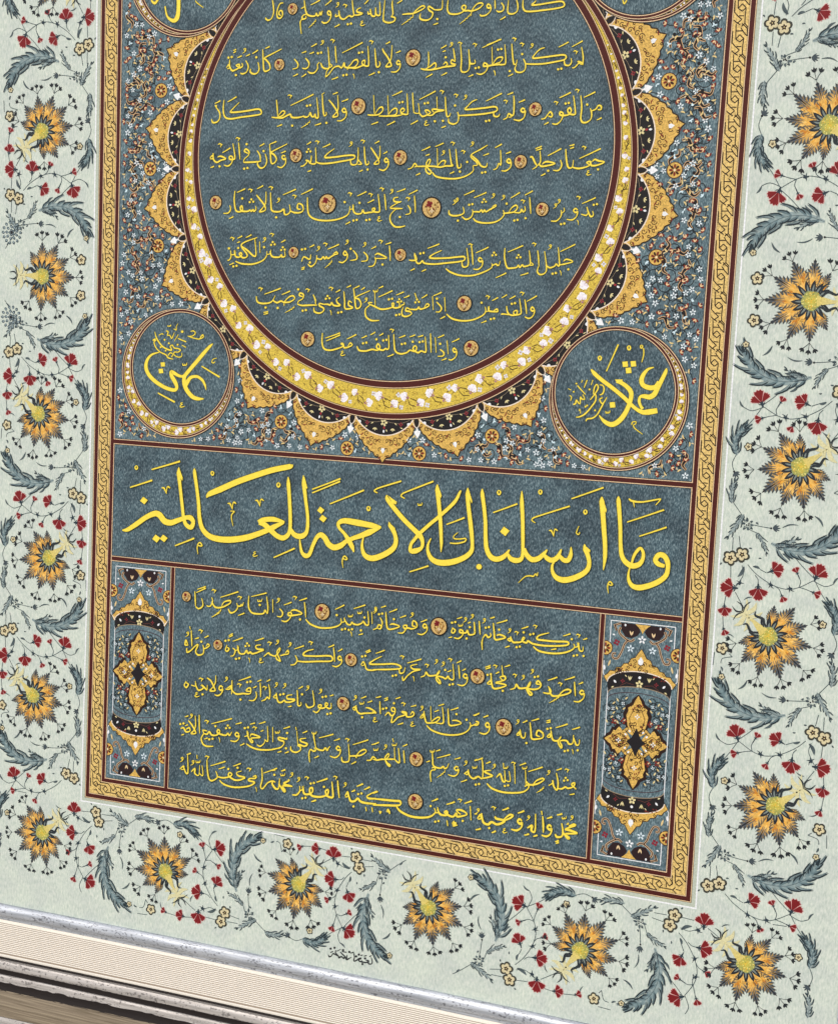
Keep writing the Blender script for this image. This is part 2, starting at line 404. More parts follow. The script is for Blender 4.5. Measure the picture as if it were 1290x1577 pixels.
SMALL = """
@310 0 8.06
#word
890,0 900,60 905,150 880,225 840,250 810,235 808,215
1025,35 990,40 965,80 945,160 955,215 985,225 1015,190 1010,140 985,130 970,170 995,195
*1140,108,70
@460 0 8.06
#word
75,0 88,110 110,175 160,198 210,195 225,165 240,192 262,185 272,150 285,185 300,130
110,175 60,190 50,235 95,225 95,195
50,235 25,280 40,420
290,265 320,285 370,270 405,210 400,150 375,135 365,165 385,185 405,180
s130,345 190,285
-155,60 270,0
-335,65 415,0
-35,105 90,75
#word
470,170 465,200 500,190 505,130 510,180 530,225 570,235 620,200 640,195 665,205 690,185 680,110 670,0
780,95 740,110 730,145 795,165 740,185 690,185
:635,295
o585,75
u490,50
-450,335 515,300
e795,285
#word
865,140 870,170 900,160 895,110 905,180 930,200 955,190 960,90 965,170 990,190 1015,170 1010,20
-820,50 870,0
#word
1150,205 1200,220 1190,260 1130,280 1070,265 1055,220 1075,0
1150,205 1175,170 1165,60 1170,0
-1225,40 1290,0
#word
90,720 130,770 130,820 95,850 50,845
265,770 240,800 240,850 200,900 150,905 120,885
280,780 300,830 340,850 380,840 385,790 370,580
380,840 420,820 395,790
460,570 465,680 475,780
-160,580 230,540
-45,655 100,635
-140,665 195,645
u300,520
o430,510
:265,655
-40,955 100,915
#word
345,930 340,950 380,920 440,840 500,820 540,840 570,780 580,830 640,840 700,830 740,780 730,740 690,750 650,800 620,830 610,870
620,830 700,845 780,820 820,800 825,750 795,760 800,800 860,820 875,780 865,570
345,930 355,880 400,830
:580,930
:775,650
-545,655 800,525
-415,985 495,955
1690,945
o910,525
#word
950,600 960,720 970,820 1000,825 1015,790 1005,760
.1000,895
-875,935 950,900
#word
1045,600 1060,640 1110,710 1150,790 1150,820 1090,825 1110,790 1150,730 1165,560
1265,770 1240,750 1220,780 1240,800 1265,790 1255,850 1210,890 1150,890
-1085,545 1140,515
-1210,655 1270,630
@610 0 8.06
#word
80,178 150,170 215,165 300,130 360,90 340,70 290,95 225,155 215,200
s70,310 170,240
#word
480,120 420,80 400,95 420,130 460,160 440,220 380,250 310,235 300,200 310,165
480,120 540,120 575,100 580,0
.515,235
-465,305 525,285
#word
650,0 640,100 660,160 720,175 790,165 850,130 870,80 840,65 820,95 850,130 900,130 940,135 1020,110 1080,60 1060,35 1000,55 945,130 935,195
s790,300 880,225
1180,75 1150,50 1130,75 1150,100 1180,90 1170,140 1120,185 1060,195 1045,175
#word
1230,0 1232,60 1235,110
@750 0 8.06
180,30 210,80 200,130 150,145 120,130
-165,245 235,205
#word
370,0 385,60 380,130 340,165 290,170 260,140 270,0
450,0 450,90 480,135 560,140 700,125 850,105 950,80 960,40 920,15 800,30 650,55 560,60 600,20 610,0
@610 0 8.06
*215,715,104
#word
310,850 350,860 430,865 520,850 600,830 690,820 740,815
370,855 430,820 480,780 500,800 490,840 440,860
400,840 410,760 405,640
590,800 620,770 640,800 600,830
715,600 730,700 735,760 700,740 685,770 700,790 745,800 690,825
.620,710
-560,600 630,560
-580,640 620,625
u690,545
-375,960 455,915
-565,935 635,900
#word
980,740 985,780 950,790 920,770 905,610
905,610 915,800 900,870 850,895 810,870 815,740 805,570
o800,545
o985,560
:1010,840
-900,950 960,925
1000,910 1060,920 1120,880 1140,810 1100,780 1090,820 1150,815 1220,800 1290,770
11225,905
-1075,590 1290,490
@750 0 8.06
0,830 60,810 140,800 200,800 235,770 225,550
70,800 65,580
70,800 130,720 190,710 190,740 150,790
-0,555 180,485
:160,610
1100,905
#word
310,540 320,680 335,790 365,790 375,740
.285,880
-265,945 325,915
#word
455,730 480,790 475,860 430,895 370,890 350,850 370,800
480,790 560,795 700,790 850,765 960,740 985,700 950,680 850,690 700,710 575,720 600,670 660,610 720,590
960,740 970,800 1020,810 1050,770 1045,720
.440,670
o440,555
u560,560
:905,855
-890,585 1015,520
o345,490
#word
1060,840 1090,835 1140,780 1130,760 1180,780 1190,800 1195,700 1175,580
1140,780 1175,800
o1105,650
-1055,580 1190,505
@310 0 8.06
#word
320,840 350,800 355,845 330,850
360,740 360,820 390,875 430,865 470,840 440,810 480,800 480,840 520,820 510,780
560,750 590,820 570,890 520,915 490,905
:365,710
-405,625 440,610
-405,655 435,635
-455,715 510,690
u545,620
-560,695 610,670
.437,930
#word
710,770 725,850 700,905 650,915 615,890 620,850
.690,710
-640,665 710,620
770,610 775,740 785,870 820,880 860,850 850,790 810,740 790,720 860,680 1005,605
-800,600 855,575
*975,800,72
#word
1160,730 1205,790 1195,840 1140,855
-1145,945 1205,915
@310 140 8.06
#word
190,200 235,270 235,340 200,385 150,390 135,350
.190,185
-175,155 245,120
290,110 280,230 300,320 370,345 500,325 650,305 745,285 745,240 700,225 550,250 380,265 390,230 480,140
-335,135 445,70
#word
940,110 950,220 955,310
880,325 950,330 1020,300 1045,260 1010,250 955,320
880,325 1000,335 1060,310 1110,290 1130,325 1200,330 1290,310
.1135,430
-945,440 1010,415
o1110,70
-1115,180 1400,40
@460 140 8.06
60,310 90,325 130,310 150,270 165,310 190,320 210,290 220,330 250,310 230,80
s35,460 110,410
:130,180
-205,425 285,400
#word
300,50 305,180 320,300 350,290 345,260
.350,395
290,45 325,20
#word
380,110 430,170 480,250 490,310 430,320 460,280 495,220 490,50
595,240 570,215 545,240 570,265 597,255 590,320 540,365 480,370
-430,40 490,15
-540,130 620,100
*745,190,100
#word
860,295 920,300 1000,290 1050,240 1040,200 1000,215 950,290
945,280 935,50
1000,310 1120,310 1210,290 1225,230 1200,215 1160,240 1115,300
1120,290 1110,55
1120,310 1200,310 1290,295
-905,415 990,385
-1100,425 1200,375
-1165,60 1290,0
@610 140 8.06
60,280 110,240 90,215 60,240 80,280 140,290 150,250 140,30
:65,140
#word
210,20 215,150 225,270
225,270 290,270 280,150
290,270 330,315 380,300 430,270 400,240 365,240 390,280
380,300 450,300 500,260 600,240 540,235 480,225 450,230 470,265
510,70 515,225
-295,105 495,0
:380,150
-185,415 275,365
.485,375
.585,370
-565,455 620,435
e380,395
#word
615,70 620,200 635,310 665,310 680,270
o575,15
#word
765,260 780,310 770,380 720,410 660,390 655,340
780,305 900,300 1080,285 1220,260 1260,230 1230,195 1100,210 870,230 890,190 950,130 1010,105
1215,260 1220,310 1270,315 1290,280
.735,180
o750,60
u865,70
:1140,370
-1120,125 1290,40
@760 140 7.167
#word
110,315 150,295 170,250 205,270 225,250 230,120 225,50
170,290 205,285
o140,120
-0,70 95,25
-155,40 220,15
#word
350,205 325,190 305,215 330,235 352,220 340,290 290,325 225,315
-280,125 350,95
*462,200,78
#word
530,310 570,300 600,260 630,230 650,260 640,285 605,275
650,360 700,365 750,320 770,250 740,230 735,260 770,270 830,260 860,220 845,185 820,210 840,250 890,260 905,230 885,50
:815,135
o695,135
-560,370 610,345
-730,75 855,15
#word
965,50 975,180 965,300 985,345 1030,345 1075,310 1085,250 1070,190
1085,220 1130,200 1160,160 1190,170 1185,205 1150,205
.1035,150
o930,0
-1000,70 1125,10
-1140,320 1195,295
@310 140 8.06
#word
115,830 150,800 150,840 115,840
155,770 160,850 200,885 250,860 310,840 250,810 210,820
290,920 340,930 385,890 395,820 360,810 360,845 400,850 425,820 400,650
o245,675
-270,765 370,705
.235,935
-120,950 165,935
#word
470,640 480,750 487,850
o465,600
#word
530,885 580,885 680,880 750,870
530,885 545,840 590,800 600,750 560,720 545,750 590,775
.570,660
:560,960
#word
800,780 820,870 790,940 740,955 705,910 720,870
700,740 735,800 740,870
.780,745
-730,685 790,650
855,660 865,780 875,890 910,895 940,850 920,800 880,770 870,760 1075,655
-855,660 940,625
1050,810 1020,800 1010,830 1035,850 1052,835 1050,900 1000,950 950,935
-995,770 1055,745
*1180,800,84
@460 140 8.06
#word
30,935 70,925 110,880 95,860 130,870 150,900 160,850 165,800
150,900 190,905 220,880 215,700
220,880 280,900 400,895 550,870 660,850 700,830 690,800 600,800 450,820 335,825 360,780 450,715
650,860 660,910 720,910 740,850 745,700
740,850 785,905 740,910
^130,740
-105,665 160,630
o240,640
-305,700 400,655
u655,650
-115,1000 160,985
-755,1000 800,980
#word
820,690 825,800 840,910 875,900 870,870
.860,975
o805,630
#word
900,700 940,760 990,840 1000,900 945,905 970,870 1010,820 1015,680
1120,860 1090,835 1070,860 1090,885 1120,875 1110,940 1060,985 1000,970
-950,650 1005,620
-1055,780 1105,750
*1265,825,92
@610 140 8.06
#word
150,970 200,950 235,900 260,930 230,945
240,935 330,935 400,925 430,860 410,850 380,900 400,960 440,1000 420,1030 380,1000 380,940 470,935 550,945 620,930 690,930 710,920 690,900 665,720
520,940 515,710
520,930 570,870 615,870 600,920
-320,740 430,690
-370,800 420,785
-490,690 595,645
u590,760
-250,1045 305,1020
-670,1025 725,1000
#word
745,720 755,840 770,950 810,940 805,900
.795,1000
o710,655
#word
455,1010 500,1060 620,1085 760,1085 880,1050 960,990 960,930 1010,920 1000,880 930,800 1060,720 1140,670
940,800 1010,860 1060,930 1120,940 1135,890
.885,880
o840,760
u950,650
:1090,1010
-1085,800 1155,775
@760 140 7.167
#word
0,870 40,850 60,800 85,810 80,650
-20,625 95,585
195,770 170,750 150,775 175,795 195,785 190,840 140,880 90,880
-140,690 195,670
*300,780,77
#word
405,730 430,730 460,790 480,830 430,865
480,830 520,780 515,660
500,800 530,830 590,825 680,800 600,780 560,790 540,810
740,760 755,820 720,875 660,875
-600,715 750,635
-465,635 535,610
-470,655 535,635
.605,880
-525,935 575,910
#word
800,640 805,740 825,840 870,840 885,760
870,840 930,855 1000,845 1060,820 1030,790 1070,780 1080,820 1140,820 1225,785 1160,770 1120,755 1090,780
-840,605 895,590
-845,635 890,620
o1005,630
-950,745 1185,635
.1155,865
e1050,900
@320 280 8.06
*105,255,84
#word
280,290 290,340 260,385 200,390
345,110 335,230 355,350 400,370 440,350 430,300 410,320 430,360 500,365 530,350 545,365 570,345 580,365 605,340 600,300
.435,205
^550,235
o540,110
-370,130 470,85
-270,455 325,430
#word
610,160 650,210 710,290 720,350 650,370 690,320 725,260 730,120
-620,85 695,45
#word
785,130 790,260 800,350 850,370 910,365 950,340 960,400 1000,400 1030,360 1020,280
1030,360 1080,380 1150,380 1190,350 1180,290 1130,270 1120,330 1160,340
.855,440
u885,220
-940,160 1100,90
o1085,185
o795,80
-1165,155 1310,85
@470 280 8.06
#word
35,190 35,300 50,400 110,455 230,480 380,470 500,430 550,380 560,300
560,340 600,330 600,280 605,360 640,395 700,390 720,350 740,385 790,380 850,370 870,330 840,330 850,365 910,375 930,340 910,150
*280,270,118
.495,250
o565,155
-650,175 765,120
.680,260
o820,165
-780,260 860,220
:625,475
:785,470
e925,455
-505,525 565,495
990,150 1000,250 1008,350
o960,95
#word
1160,190 1110,200 1110,240 1170,250 1200,240
1170,250 1060,320 1140,330 1215,330
1140,330 1070,400 1060,480 1110,550 1180,560 1245,545
.1180,435
u1080,110
-1140,125 1250,85
@620 280 8.06
70,290 100,340 95,390 40,405
o75,215
150,170 160,280 162,380
-80,155 190,100
*362,320,128
#word
580,350 585,400 640,420 720,410 765,380 755,310
.690,480
740,430 790,465 850,440 875,390 870,340
870,370 930,370 960,370 980,350 1000,375 1020,350 1040,370 1090,340 1150,310 1160,290 1130,300 1100,350
:850,280
^1015,235
u680,220
u650,245
-765,165 895,105
-890,195 1045,130
u1130,165
#word
880,450 920,490 1020,510 1140,500 1220,460 1265,400 1250,350
u1255,185
@770 280 8.06
40,390 100,385 180,370 220,320 200,290 150,320 110,380
180,380 250,380 270,340 290,370 315,350 310,300
.85,270
:200,475
.320,450
o290,245
-135,200 250,130
-310,165 410,110
370,190 378,290 385,395
*525,340,87
#word
635,485 700,485 750,440 765,390 760,350
765,390 800,360 795,320
:780,520
u735,235
u690,290
965,350 940,330 915,355 940,380 965,370 950,430 900,470 830,465
1970,505
1080,310 1100,380 1130,430 1160,410 1150,360
1100,380 1070,415 1010,400
-1020,270 1190,195
o980,200
:1185,280
@320 280 8.06
#word
290,850 295,930 270,970 250,970
290,900 335,900 340,850 350,920 390,935 430,910 420,880 400,895 440,940 490,930 490,890 425,800 460,750 620,690
430,800 500,850 570,915 605,900 590,700
.270,825
o315,710
-375,700 435,670
-370,755 405,740
.385,820
-480,690 550,655
:345,1045
-275,1030 330,1005
#word
350,985 430,1015 560,1020 680,980 735,920 740,860
735,900 780,890 790,840
780,860 800,920 850,935 900,930 920,905 930,930 965,920 960,860
650,740 655,880
.705,810
^815,765
^940,830
u710,710
o805,660
-915,750 970,720
*1070,875,70
#word
1170,990 1200,930 1270,960 1285,900
:1195,835
-1165,1070 1210,1055
-1165,1090 1205,1075
@470 280 8.06
40,1020 80,1050 130,1010 150,950 150,910
150,950 200,960 230,930 250,955 270,930 290,950 340,920 380,900 410,890 390,870 350,900
s250,1070 310,1015
.65,1000
u170,820
o260,780
-285,835 425,775
-60,810 120,780
#word
525,890 500,860 480,890 500,910 530,900 520,960 470,1000 420,990
600,850 645,910 640,960 565,975
u525,740
.570,830
#word
730,870 775,920 770,975 700,985
870,930 880,980 850,1040 790,1050
870,950 1015,945 940,900 900,890 870,910
u745,770
-825,830 885,800
.965,1025
o945,745
1050,790 1058,880 1060,980
-1000,775 1075,750
*1185,905,78
@620 280 8.06
#word
85,970 130,975 180,960 150,880
150,900 180,1000 220,1010 250,980 280,1010 400,1020 560,1005 700,990 770,970 770,930 700,930 550,945 350,945 380,900 490,850
740,990 750,1050 800,1050 820,1000 800,820
:245,885
-315,825 460,770
-100,1100 155,1075
-240,1110 295,1085
o850,790
#word
860,800 870,920 878,1030
990,960 960,940 945,970 970,990 995,980 990,1040 940,1085 880,1080
-915,880 1070,810
#word
540,1075 600,1120 720,1160 880,1160 1030,1110 1110,1060 1110,1010
1110,1040 1160,1020 1180,1035 1200,1030 1215,980
^1140,895
-1160,1190 1290,1130
@770 280 8.06
65,820 60,940 90,1060 150,1070 210,1060 230,1035 250,1060 280,1030 300,1050 360,1035 380,1000 365,850
360,1035 415,1030 390,1000
^235,925
-100,870 290,790
-255,1160 355,1130
o430,780
#word
470,850 480,940 485,1040
485,1040 465,1110 500,1150 560,1130 580,1060 555,860
570,1030 620,1065 680,1045 700,1020 730,1045 740,1000 725,810
740,1030 800,1020 905,990 830,960 790,985
u625,800
:675,1135
1755,1130
.850,1085
-750,865 935,775
@390 430 8.06
#word
45,210 60,280 130,300 210,290 250,260 280,200
250,260 300,290 350,270 390,285 460,280 520,240 500,205 450,220 395,280 390,330
.160,350
.310,355
o100,125
-145,185 350,110
-360,190 465,145
-135,410 190,400
-135,435 190,420
s400,415 480,370
#word
555,310 620,325 720,320 800,320
555,310 570,270 620,240 630,190 590,170 580,200 620,215
.565,125
:640,385
o685,140
#word
750,190 775,250 780,310
880,310 830,300 830,330 880,360 870,400 820,420 765,400 760,350
880,310 930,310 960,320 980,290 1000,320 1050,330 1085,320 1050,290 1040,250 1080,220
^930,225
o975,120
-1030,160 1085,130
:1080,410
1970,415
#word
1130,150 1140,270 1145,360 1200,365 1240,350 1190,320 1195,270 1230,290
-1165,100 1220,75
@540 430 8.06
#word
40,110 55,220 70,350 110,355 135,310 110,250 70,220 245,140
-50,110 115,80
-135,130 180,100
#word
275,290 225,290 240,320 190,370 195,460 260,510 360,510
240,310 310,340 380,370 460,365 530,340 540,300 520,300 530,345 580,355 610,330 605,270
310,340 305,160
u195,250
-350,220 525,140
-350,110 410,85
~315,145
:500,245
580,355 620,345 640,320 670,310 665,280
^610,265
-570,195 665,155
:590,440
#word
740,370 700,355 690,390 740,400 760,430 700,460 650,450 640,400 660,340
740,370 790,375 830,370 850,345 870,370 940,350 980,320 950,305 920,350
^830,270
800,170 825,240
-665,230 735,200
-885,235 955,190
#word
1070,280 1130,350 1110,400 1060,405
.1075,240
1020,210 1030,380
1170,220 1180,400
-1030,205 1135,160
-1115,490 1175,460
@680 430 8.06
#word
65,430 140,490 270,515 400,500 510,450 550,400 545,340
*285,300,99
550,400 590,390 590,340 590,390 650,400 700,400 690,370 650,390
.500,290
o580,225
-630,265 705,225
:635,490
-495,540 560,515
810,330 820,400 850,440
850,440 760,430 745,440
820,420 870,445 930,440 940,390 900,400 910,440 980,430 990,390 970,240
-750,230 815,190
-845,245 920,205
:895,300
o1005,180
#word
1035,250 1050,340 1058,430
1155,370 1130,345 1110,370 1130,395 1157,385 1140,450 1090,485 1035,465
-1060,275 1185,205
@390 430 8.06
*680,742,94
#word
865,665 860,780 885,860 960,880 1050,860 1120,830 1095,800 1120,800 1140,850 1230,820 1210,790 1180,830
-900,730 1085,665
-910,765 1085,690
-1170,740 1285,685
e1115,915
@540 430 8.06
#word
85,830 110,880 190,890 270,870 340,880 370,840 345,800 330,850 400,880 440,860 460,870 480,840 475,690
:180,790
-140,730 205,700
-250,690 310,655
.325,745
-360,700 410,670
:430,755
-460,960 540,930
#word
540,680 545,800 560,890 620,925 700,910 740,880 800,895 825,850 800,825 780,870 840,910 880,890 930,905 940,870 930,710
o520,640
-605,725 685,695
:660,800
-735,715 805,690
.775,775
-840,715 905,695
:880,775
995,670 1000,800 1003,910
1055,720 1065,910
#word
1115,870 1160,910 1150,950 1085,955
.1115,800
-1085,725 1165,690
1200,760 1215,930
-1130,1005 1195,980
@680 430 8.06
190,880 160,855 145,880 165,905 192,895 180,960 130,1000 90,995
-130,780 225,735
*370,855,100
@265 890 8.06
*185,230,62
#word
290,165 295,270 298,350
300,355 340,380 390,340 375,250
435,345 480,350 510,290 500,240
500,290 540,360 620,365 700,330 735,300 720,280 650,300 620,360
500,485 600,430
-320,140 425,105
-310,180 425,125
o530,165
-605,240 830,170
s505,485 580,430
#word
705,380 730,430 780,420 820,370 810,310
815,345 850,350 870,330 880,345 895,300
o850,250
-825,465 905,435
#word
960,220 955,350 990,425 1060,445 1140,440 1160,400 1190,440 1195,350 1180,230
-990,230 1180,185
~1095,280
.1095,335
1255,265 1258,430
#word
200,820 180,770 170,830 210,830
245,650 250,760 255,850
190,870 195,920 240,900 300,840 330,830 300,910 330,955 390,940 400,880 390,830
395,880 430,870 470,840 450,820 430,850
u200,690
o365,665
-290,755 340,740
-410,740 460,715
.370,790
225,600 235,640
*575,830,64
#word
690,830 670,890 690,910 715,880 690,860
760,870 790,900 770,960 730,970
780,910 830,880 820,840 840,930 900,940 930,900 950,935 980,920 1000,940 1050,930 1100,910 1140,890 1060,880 1050,840 1110,830
:690,775
-710,715 760,690
-710,735 760,710
-760,785 885,740
^940,830
:820,1000
1965,1020
e1110,1020
-1035,780 1145,745
#word
1145,975 1200,930 1225,950 1290,975
o1220,815
@420 890 8.06
0,965 40,965 90,910 95,870 60,920 90,1000 100,1030 60,1010 45,970
100,965 150,950 200,940 195,900 165,930
u65,790
u220,820
285,960 310,1020 280,1070 225,1080
300,1030 400,1040 560,1035 730,1030 740,980 680,965 550,970 390,960 420,910 515,885
-275,880 395,840
o480,810
760,860 770,960 775,1040
-695,860 770,830
860,990 835,970 815,995 835,1020 860,1010 855,1060 800,1100 745,1090
-815,910 870,880
*975,1015,82
#word
90,380 130,430 110,480 60,475
115,530 170,540 220,500 240,440 205,430 205,465 290,460 370,440 300,400 250,400 230,420
.345,515
u75,270
-145,335 240,300
o285,250
400,300 410,400 415,490
-335,280 430,250
#word
415,510 470,570 580,615 700,620 800,600 855,560 850,500
855,550 895,540 895,490
890,500 930,570 970,580 990,550 1010,570 1060,580 1110,560 1130,540 1160,580 1195,570 1185,410
*620,420,102
.800,460
-780,390 895,335
:885,635
:970,640
1980,695
-1070,705 1125,690
.1100,650
~970,470
~1085,430
.1145,490
-1010,380 1155,335
1235,420 1240,570
u1280,400
#word
1100,1080 1130,1040 1145,1075 1110,1090
1150,1060 1170,1130 1230,1145 1290,1140
:1135,970
-1155,915 1215,890
-1165,930 1220,905
@575 900 8.06
#word
0,560 50,540 70,500 105,520 90,550 60,545
105,520 115,470 90,410
u30,300
:95,365
-100,285 160,265
160,340 165,440 180,540 230,555 330,520 250,490 210,500
-200,345 300,305
.260,430
310,600 370,600 410,550 420,510 380,510 390,545 440,540 480,550 540,530 540,480 500,450 490,510 530,520
-335,410 410,385
u485,370
670,510 640,490 620,515 640,540 668,525 665,580 610,620 550,610
-590,465 670,435
*815,520,110
#word
990,530 975,590 1000,600 1020,565 990,545
1005,660 1060,670 1110,630 1115,580 1080,560 1080,595 1150,600 1170,570 1190,620 1240,620 1265,590 1250,470
:1000,470
-1040,425 1105,405
u1145,430
~1085,505
.1160,670
.1200,530
-1175,480 1210,465
u1230,390
-935,660 980,650
@730 920 7.167
#word
5,270 10,350 8,400
60,260 65,340 70,410
100,450 130,410 160,440 190,420 180,390
100,450 90,500 95,580
u115,250
:150,330
-180,230 230,215
215,280 225,380 235,460 290,460 350,440 290,410 250,420
.280,355
-250,285 370,250
#word
370,460 410,450 400,480 370,465
405,430 430,490 480,495 520,490 560,450 545,440 535,480 580,500 600,480 650,510 760,530 900,535 1030,525 1030,490 900,485 790,475 700,460 720,420 830,390
u395,360
o475,395
-345,550 395,535
:490,545
.550,385
-525,345 600,320
:640,405
o680,325
#word
655,540 720,590 840,615 960,615 1060,590 1110,550 1100,510
1110,550 1145,540 1150,500 1165,580 1200,590 1205,540
-850,575 910,565
.1080,460
o1155,425
-985,425 1065,400
-1205,465 1250,450
:1120,640
.1210,645
@575 900 8.06
#word
0,1055 150,1055 330,1045 335,1010 250,985 100,990 -40,985 10,940 110,890
-35,855 145,815
325,1050 335,1100 380,1090 400,1030
365,1140 375,1190 430,1130 500,1080 590,1055 500,1050 470,1010 550,990
o365,905
:265,1130
1505,1170
-425,975 600,925
#word
590,1150 640,1130 660,1090 690,1130 760,1130 810,1110 825,1070 790,1130 830,1200 830,1230 790,1190 790,1140 860,1150 900,1170 930,1140 950,1170 1000,1170 990,985
o670,1010
u785,950
u870,980
.895,1060
-920,1085 970,1065
o960,940
:970,1240
1060,1000 1070,1100 1075,1170
-1035,975 1095,945
1170,1130 1140,1110 1120,1140 1150,1165 1170,1150 1160,1220 1110,1255 1045,1240
-1105,1070 1150,1045
@730 920 7.167
*40,870,86
#word
145,950 185,920 190,955 150,955
190,850 195,930 215,1000 280,1000 360,970 300,950 240,940 340,910 340,870 290,880 320,915
320,870 310,750
:170,850
-125,770 185,750
-130,790 185,770
o240,765
-240,840 280,820
-340,765 400,745
.320,1030
#word
400,1015 450,1000 470,960 500,1000 560,1000 610,980 625,930 590,1000 640,1060 620,1075 590,1030 590,1005 660,1015 720,1000 740,960 710,920 690,950 730,960
o455,865
u545,875
u645,810
:690,875
#word
765,1050 830,1060 850,1030 820,980
830,1000 860,1080 940,1085 1040,1060 1070,1030 1040,1015 990,1030 940,1080 935,1110
s830,1165 900,1125
-815,915 920,880
o955,960
-1000,910 1115,875
1110,930 1115,1010 1120,1090
1215,1040 1190,1025 1170,1050 1190,1070 1215,1060 1210,1110 1160,1150 1100,1145
-1155,955 1205,935
@265 1040 8.06
#word
185,70 160,120 185,150 210,110 180,90
245,120 300,130 295,70
295,100 330,180 380,170 400,140 370,120 410,150 440,180 445,120
.385,235
e315,235
o370,55
440,30 490,70 530,150 540,190 480,190 510,150 545,90 550,0
640,150 610,130 590,160 610,185 638,170 620,220 580,250 535,240
#word
670,170 720,170 740,130 690,160
750,60 750,170 745,235
740,170 800,230 890,225 940,230 980,220 980,160 950,160 930,190 980,200
o845,125
u680,40
:960,80
-835,65 985,15
.855,300
#word
1045,200 1055,260 1020,310 960,310
1100,90 1105,180 1105,270
-1065,75 1115,55
-1010,155 1055,135
1115,320 1160,300 1190,270 1215,290 1220,200 1205,110
o1160,160
-1180,75 1225,50
#word
115,660 150,650 180,700 230,690 220,650 180,670
-120,740 155,730
210,560 250,610 290,680 300,720 245,720 280,680 300,620 295,500
u245,500
-165,515 210,500
:130,600
-170,625 205,610
345,490 345,600 350,720
#word
440,690 390,680 400,720 370,780 390,850 440,880 520,880
400,720 440,730 470,700 500,740 560,740 600,700 580,670 570,710 640,740 680,740 700,720 720,745 750,700
-495,600 750,535
o440,580
.545,630
^700,640
:490,790
1595,800
-405,790 450,775
#word
840,730 810,710 790,735 815,760 838,745 830,790 790,820 730,810
-795,605 870,585
#word
905,760 950,740 940,690 950,760 990,830 1010,820 990,780 1100,770 1040,740 990,730 980,760
:930,650
-975,605 1035,590
o1035,660
-850,870 905,845
1060,860 1100,880 1150,840 1160,790
1160,800 1195,810 1190,630
-1085,600 1165,575
-1105,695 1140,680
1255,640 1258,830
930,850 990,890 1080,920 1200,925 1290,915
@420 1040 8.06
0,915 90,900 140,860 140,820 85,800 80,770 130,780 180,790 180,770
.170,905
-65,955 115,940
-155,965 205,945
~65,705
.185,715
-140,660 220,635
#word
230,880 235,930 290,955 345,930 350,890 320,870 340,860 400,880 435,850 360,820 350,790 420,780
320,870 305,690
290,640 300,680
-375,715 435,690
#word
465,1080 455,980 475,920 510,940 540,930 520,900
530,890 570,920 630,930 660,900 680,930 700,900 720,880
540,900 515,760 520,710
~520,715
-520,1025 575,1000
-580,775 760,730
#word
845,900 815,880 795,905 820,930 845,920 835,980 780,1020 715,1000
-765,810 840,785
860,1010 870,1065 920,1075 955,1040 945,850
950,1000 1000,1000 1100,990 1165,945 1140,920 1080,950 1040,1010 1050,1025
o935,805
-1000,860 1190,800
-980,1100 1040,1070
#word
1170,1055 1220,1050 1250,1010 1290,1040
-1230,860 1290,845
@420 1040 8.06
#word
10,270 50,240 50,280 15,275
50,215 70,320 110,335 150,310 170,330 230,330 280,300 190,290 190,250 250,240
u50,110
u155,120
:120,235
-195,390 240,380
310,180 315,280 320,370 355,370 355,330
-325,165 380,135
.370,235
#word
415,350 440,395 490,390 520,350 500,185
505,440 550,460 590,420 610,370 575,370 580,400 640,405 690,360 665,340 660,380 700,410 730,400 730,340
u440,150
u600,190
:645,265
-715,255 760,240
:705,475
*880,350,86
#word
995,410 1030,390 1025,430 1000,420
1040,370 1050,440 1090,475 1150,470 1280,460 1210,410 1160,400
u1030,270
-1100,285 1165,260
~1110,345
-1180,335 1240,315
.1115,520
e1275,545
@575 1050 8.06
#word
0,380 40,385 -10,370
85,240 88,330 92,400
-35,195 100,180
-140,210 185,195
-140,235 185,215
:145,330
150,420 190,380 230,420 270,390 270,330 235,320 235,360 270,370
265,390 240,440 230,500 260,490 310,440 370,420 410,400 370,380 360,370 410,380 420,430 480,430 510,400 490,370 465,410
.260,265
-280,210 340,190
o380,280
-305,530 375,510
-470,305 535,290
e490,520
#word
580,450 620,400 620,440 590,450
630,360 640,430 660,500 700,510 780,500 830,450 800,440 740,480 720,510
720,480 715,300
780,510 860,515 875,470 860,310
u605,320
-760,370 815,350
-810,295 880,275
930,330 935,430 945,530 1000,540 1095,515 1040,480 980,480
.1035,400
-960,350 1060,320
#word
665,540 730,600 850,645 980,660 1100,645 1180,600 1210,540 1200,500
1210,550 1260,530 1290,510
.1160,470
-1240,415 1290,400
@730 1080 7.167
0,260 40,260 50,230 20,220
-5,160 60,130
175,260 150,235 130,260 150,285 175,275 165,330 120,360 60,345
-105,175 160,155
*330,285,97
#word
470,370 500,340 500,370 475,375
510,310 525,390 560,400 570,340
.580,460
u485,220
-540,235 590,210
620,230 630,330 640,410 700,415 760,400 760,350 710,320 690,370 730,390
-635,215 720,190
#word
805,390 840,360 840,395 810,395
850,320 870,420 920,435 950,410 960,390 930,450 960,510 970,490 950,440 1000,430 1030,440 1050,470 1090,460 1100,370
1100,400 1130,480 1160,470 1165,420
:830,300
-800,215 845,205
-800,235 845,225
-905,290 1035,250
:1020,545
11090,555
.1145,540
-1085,310 1170,285
@575 1050 8.06
*535,960,92
#word
0,960 50,970 110,960 160,960 195,920 190,890 150,940 170,1000 210,1030 200,1045 170,1010 160,965 230,960 280,960
270,960 310,1000 330,980 315,820
270,960 265,810
u155,800
~265,780
245,700 255,750
-0,775 75,750
~35,840
380,850 385,930 392,1010
-365,800 425,775
#word
720,1240 710,1150 725,1100 770,1090 760,1060 730,1070
735,870 740,960 745,1030 780,1060 840,1070 870,1050 890,1075 920,1060 940,1010
~735,860
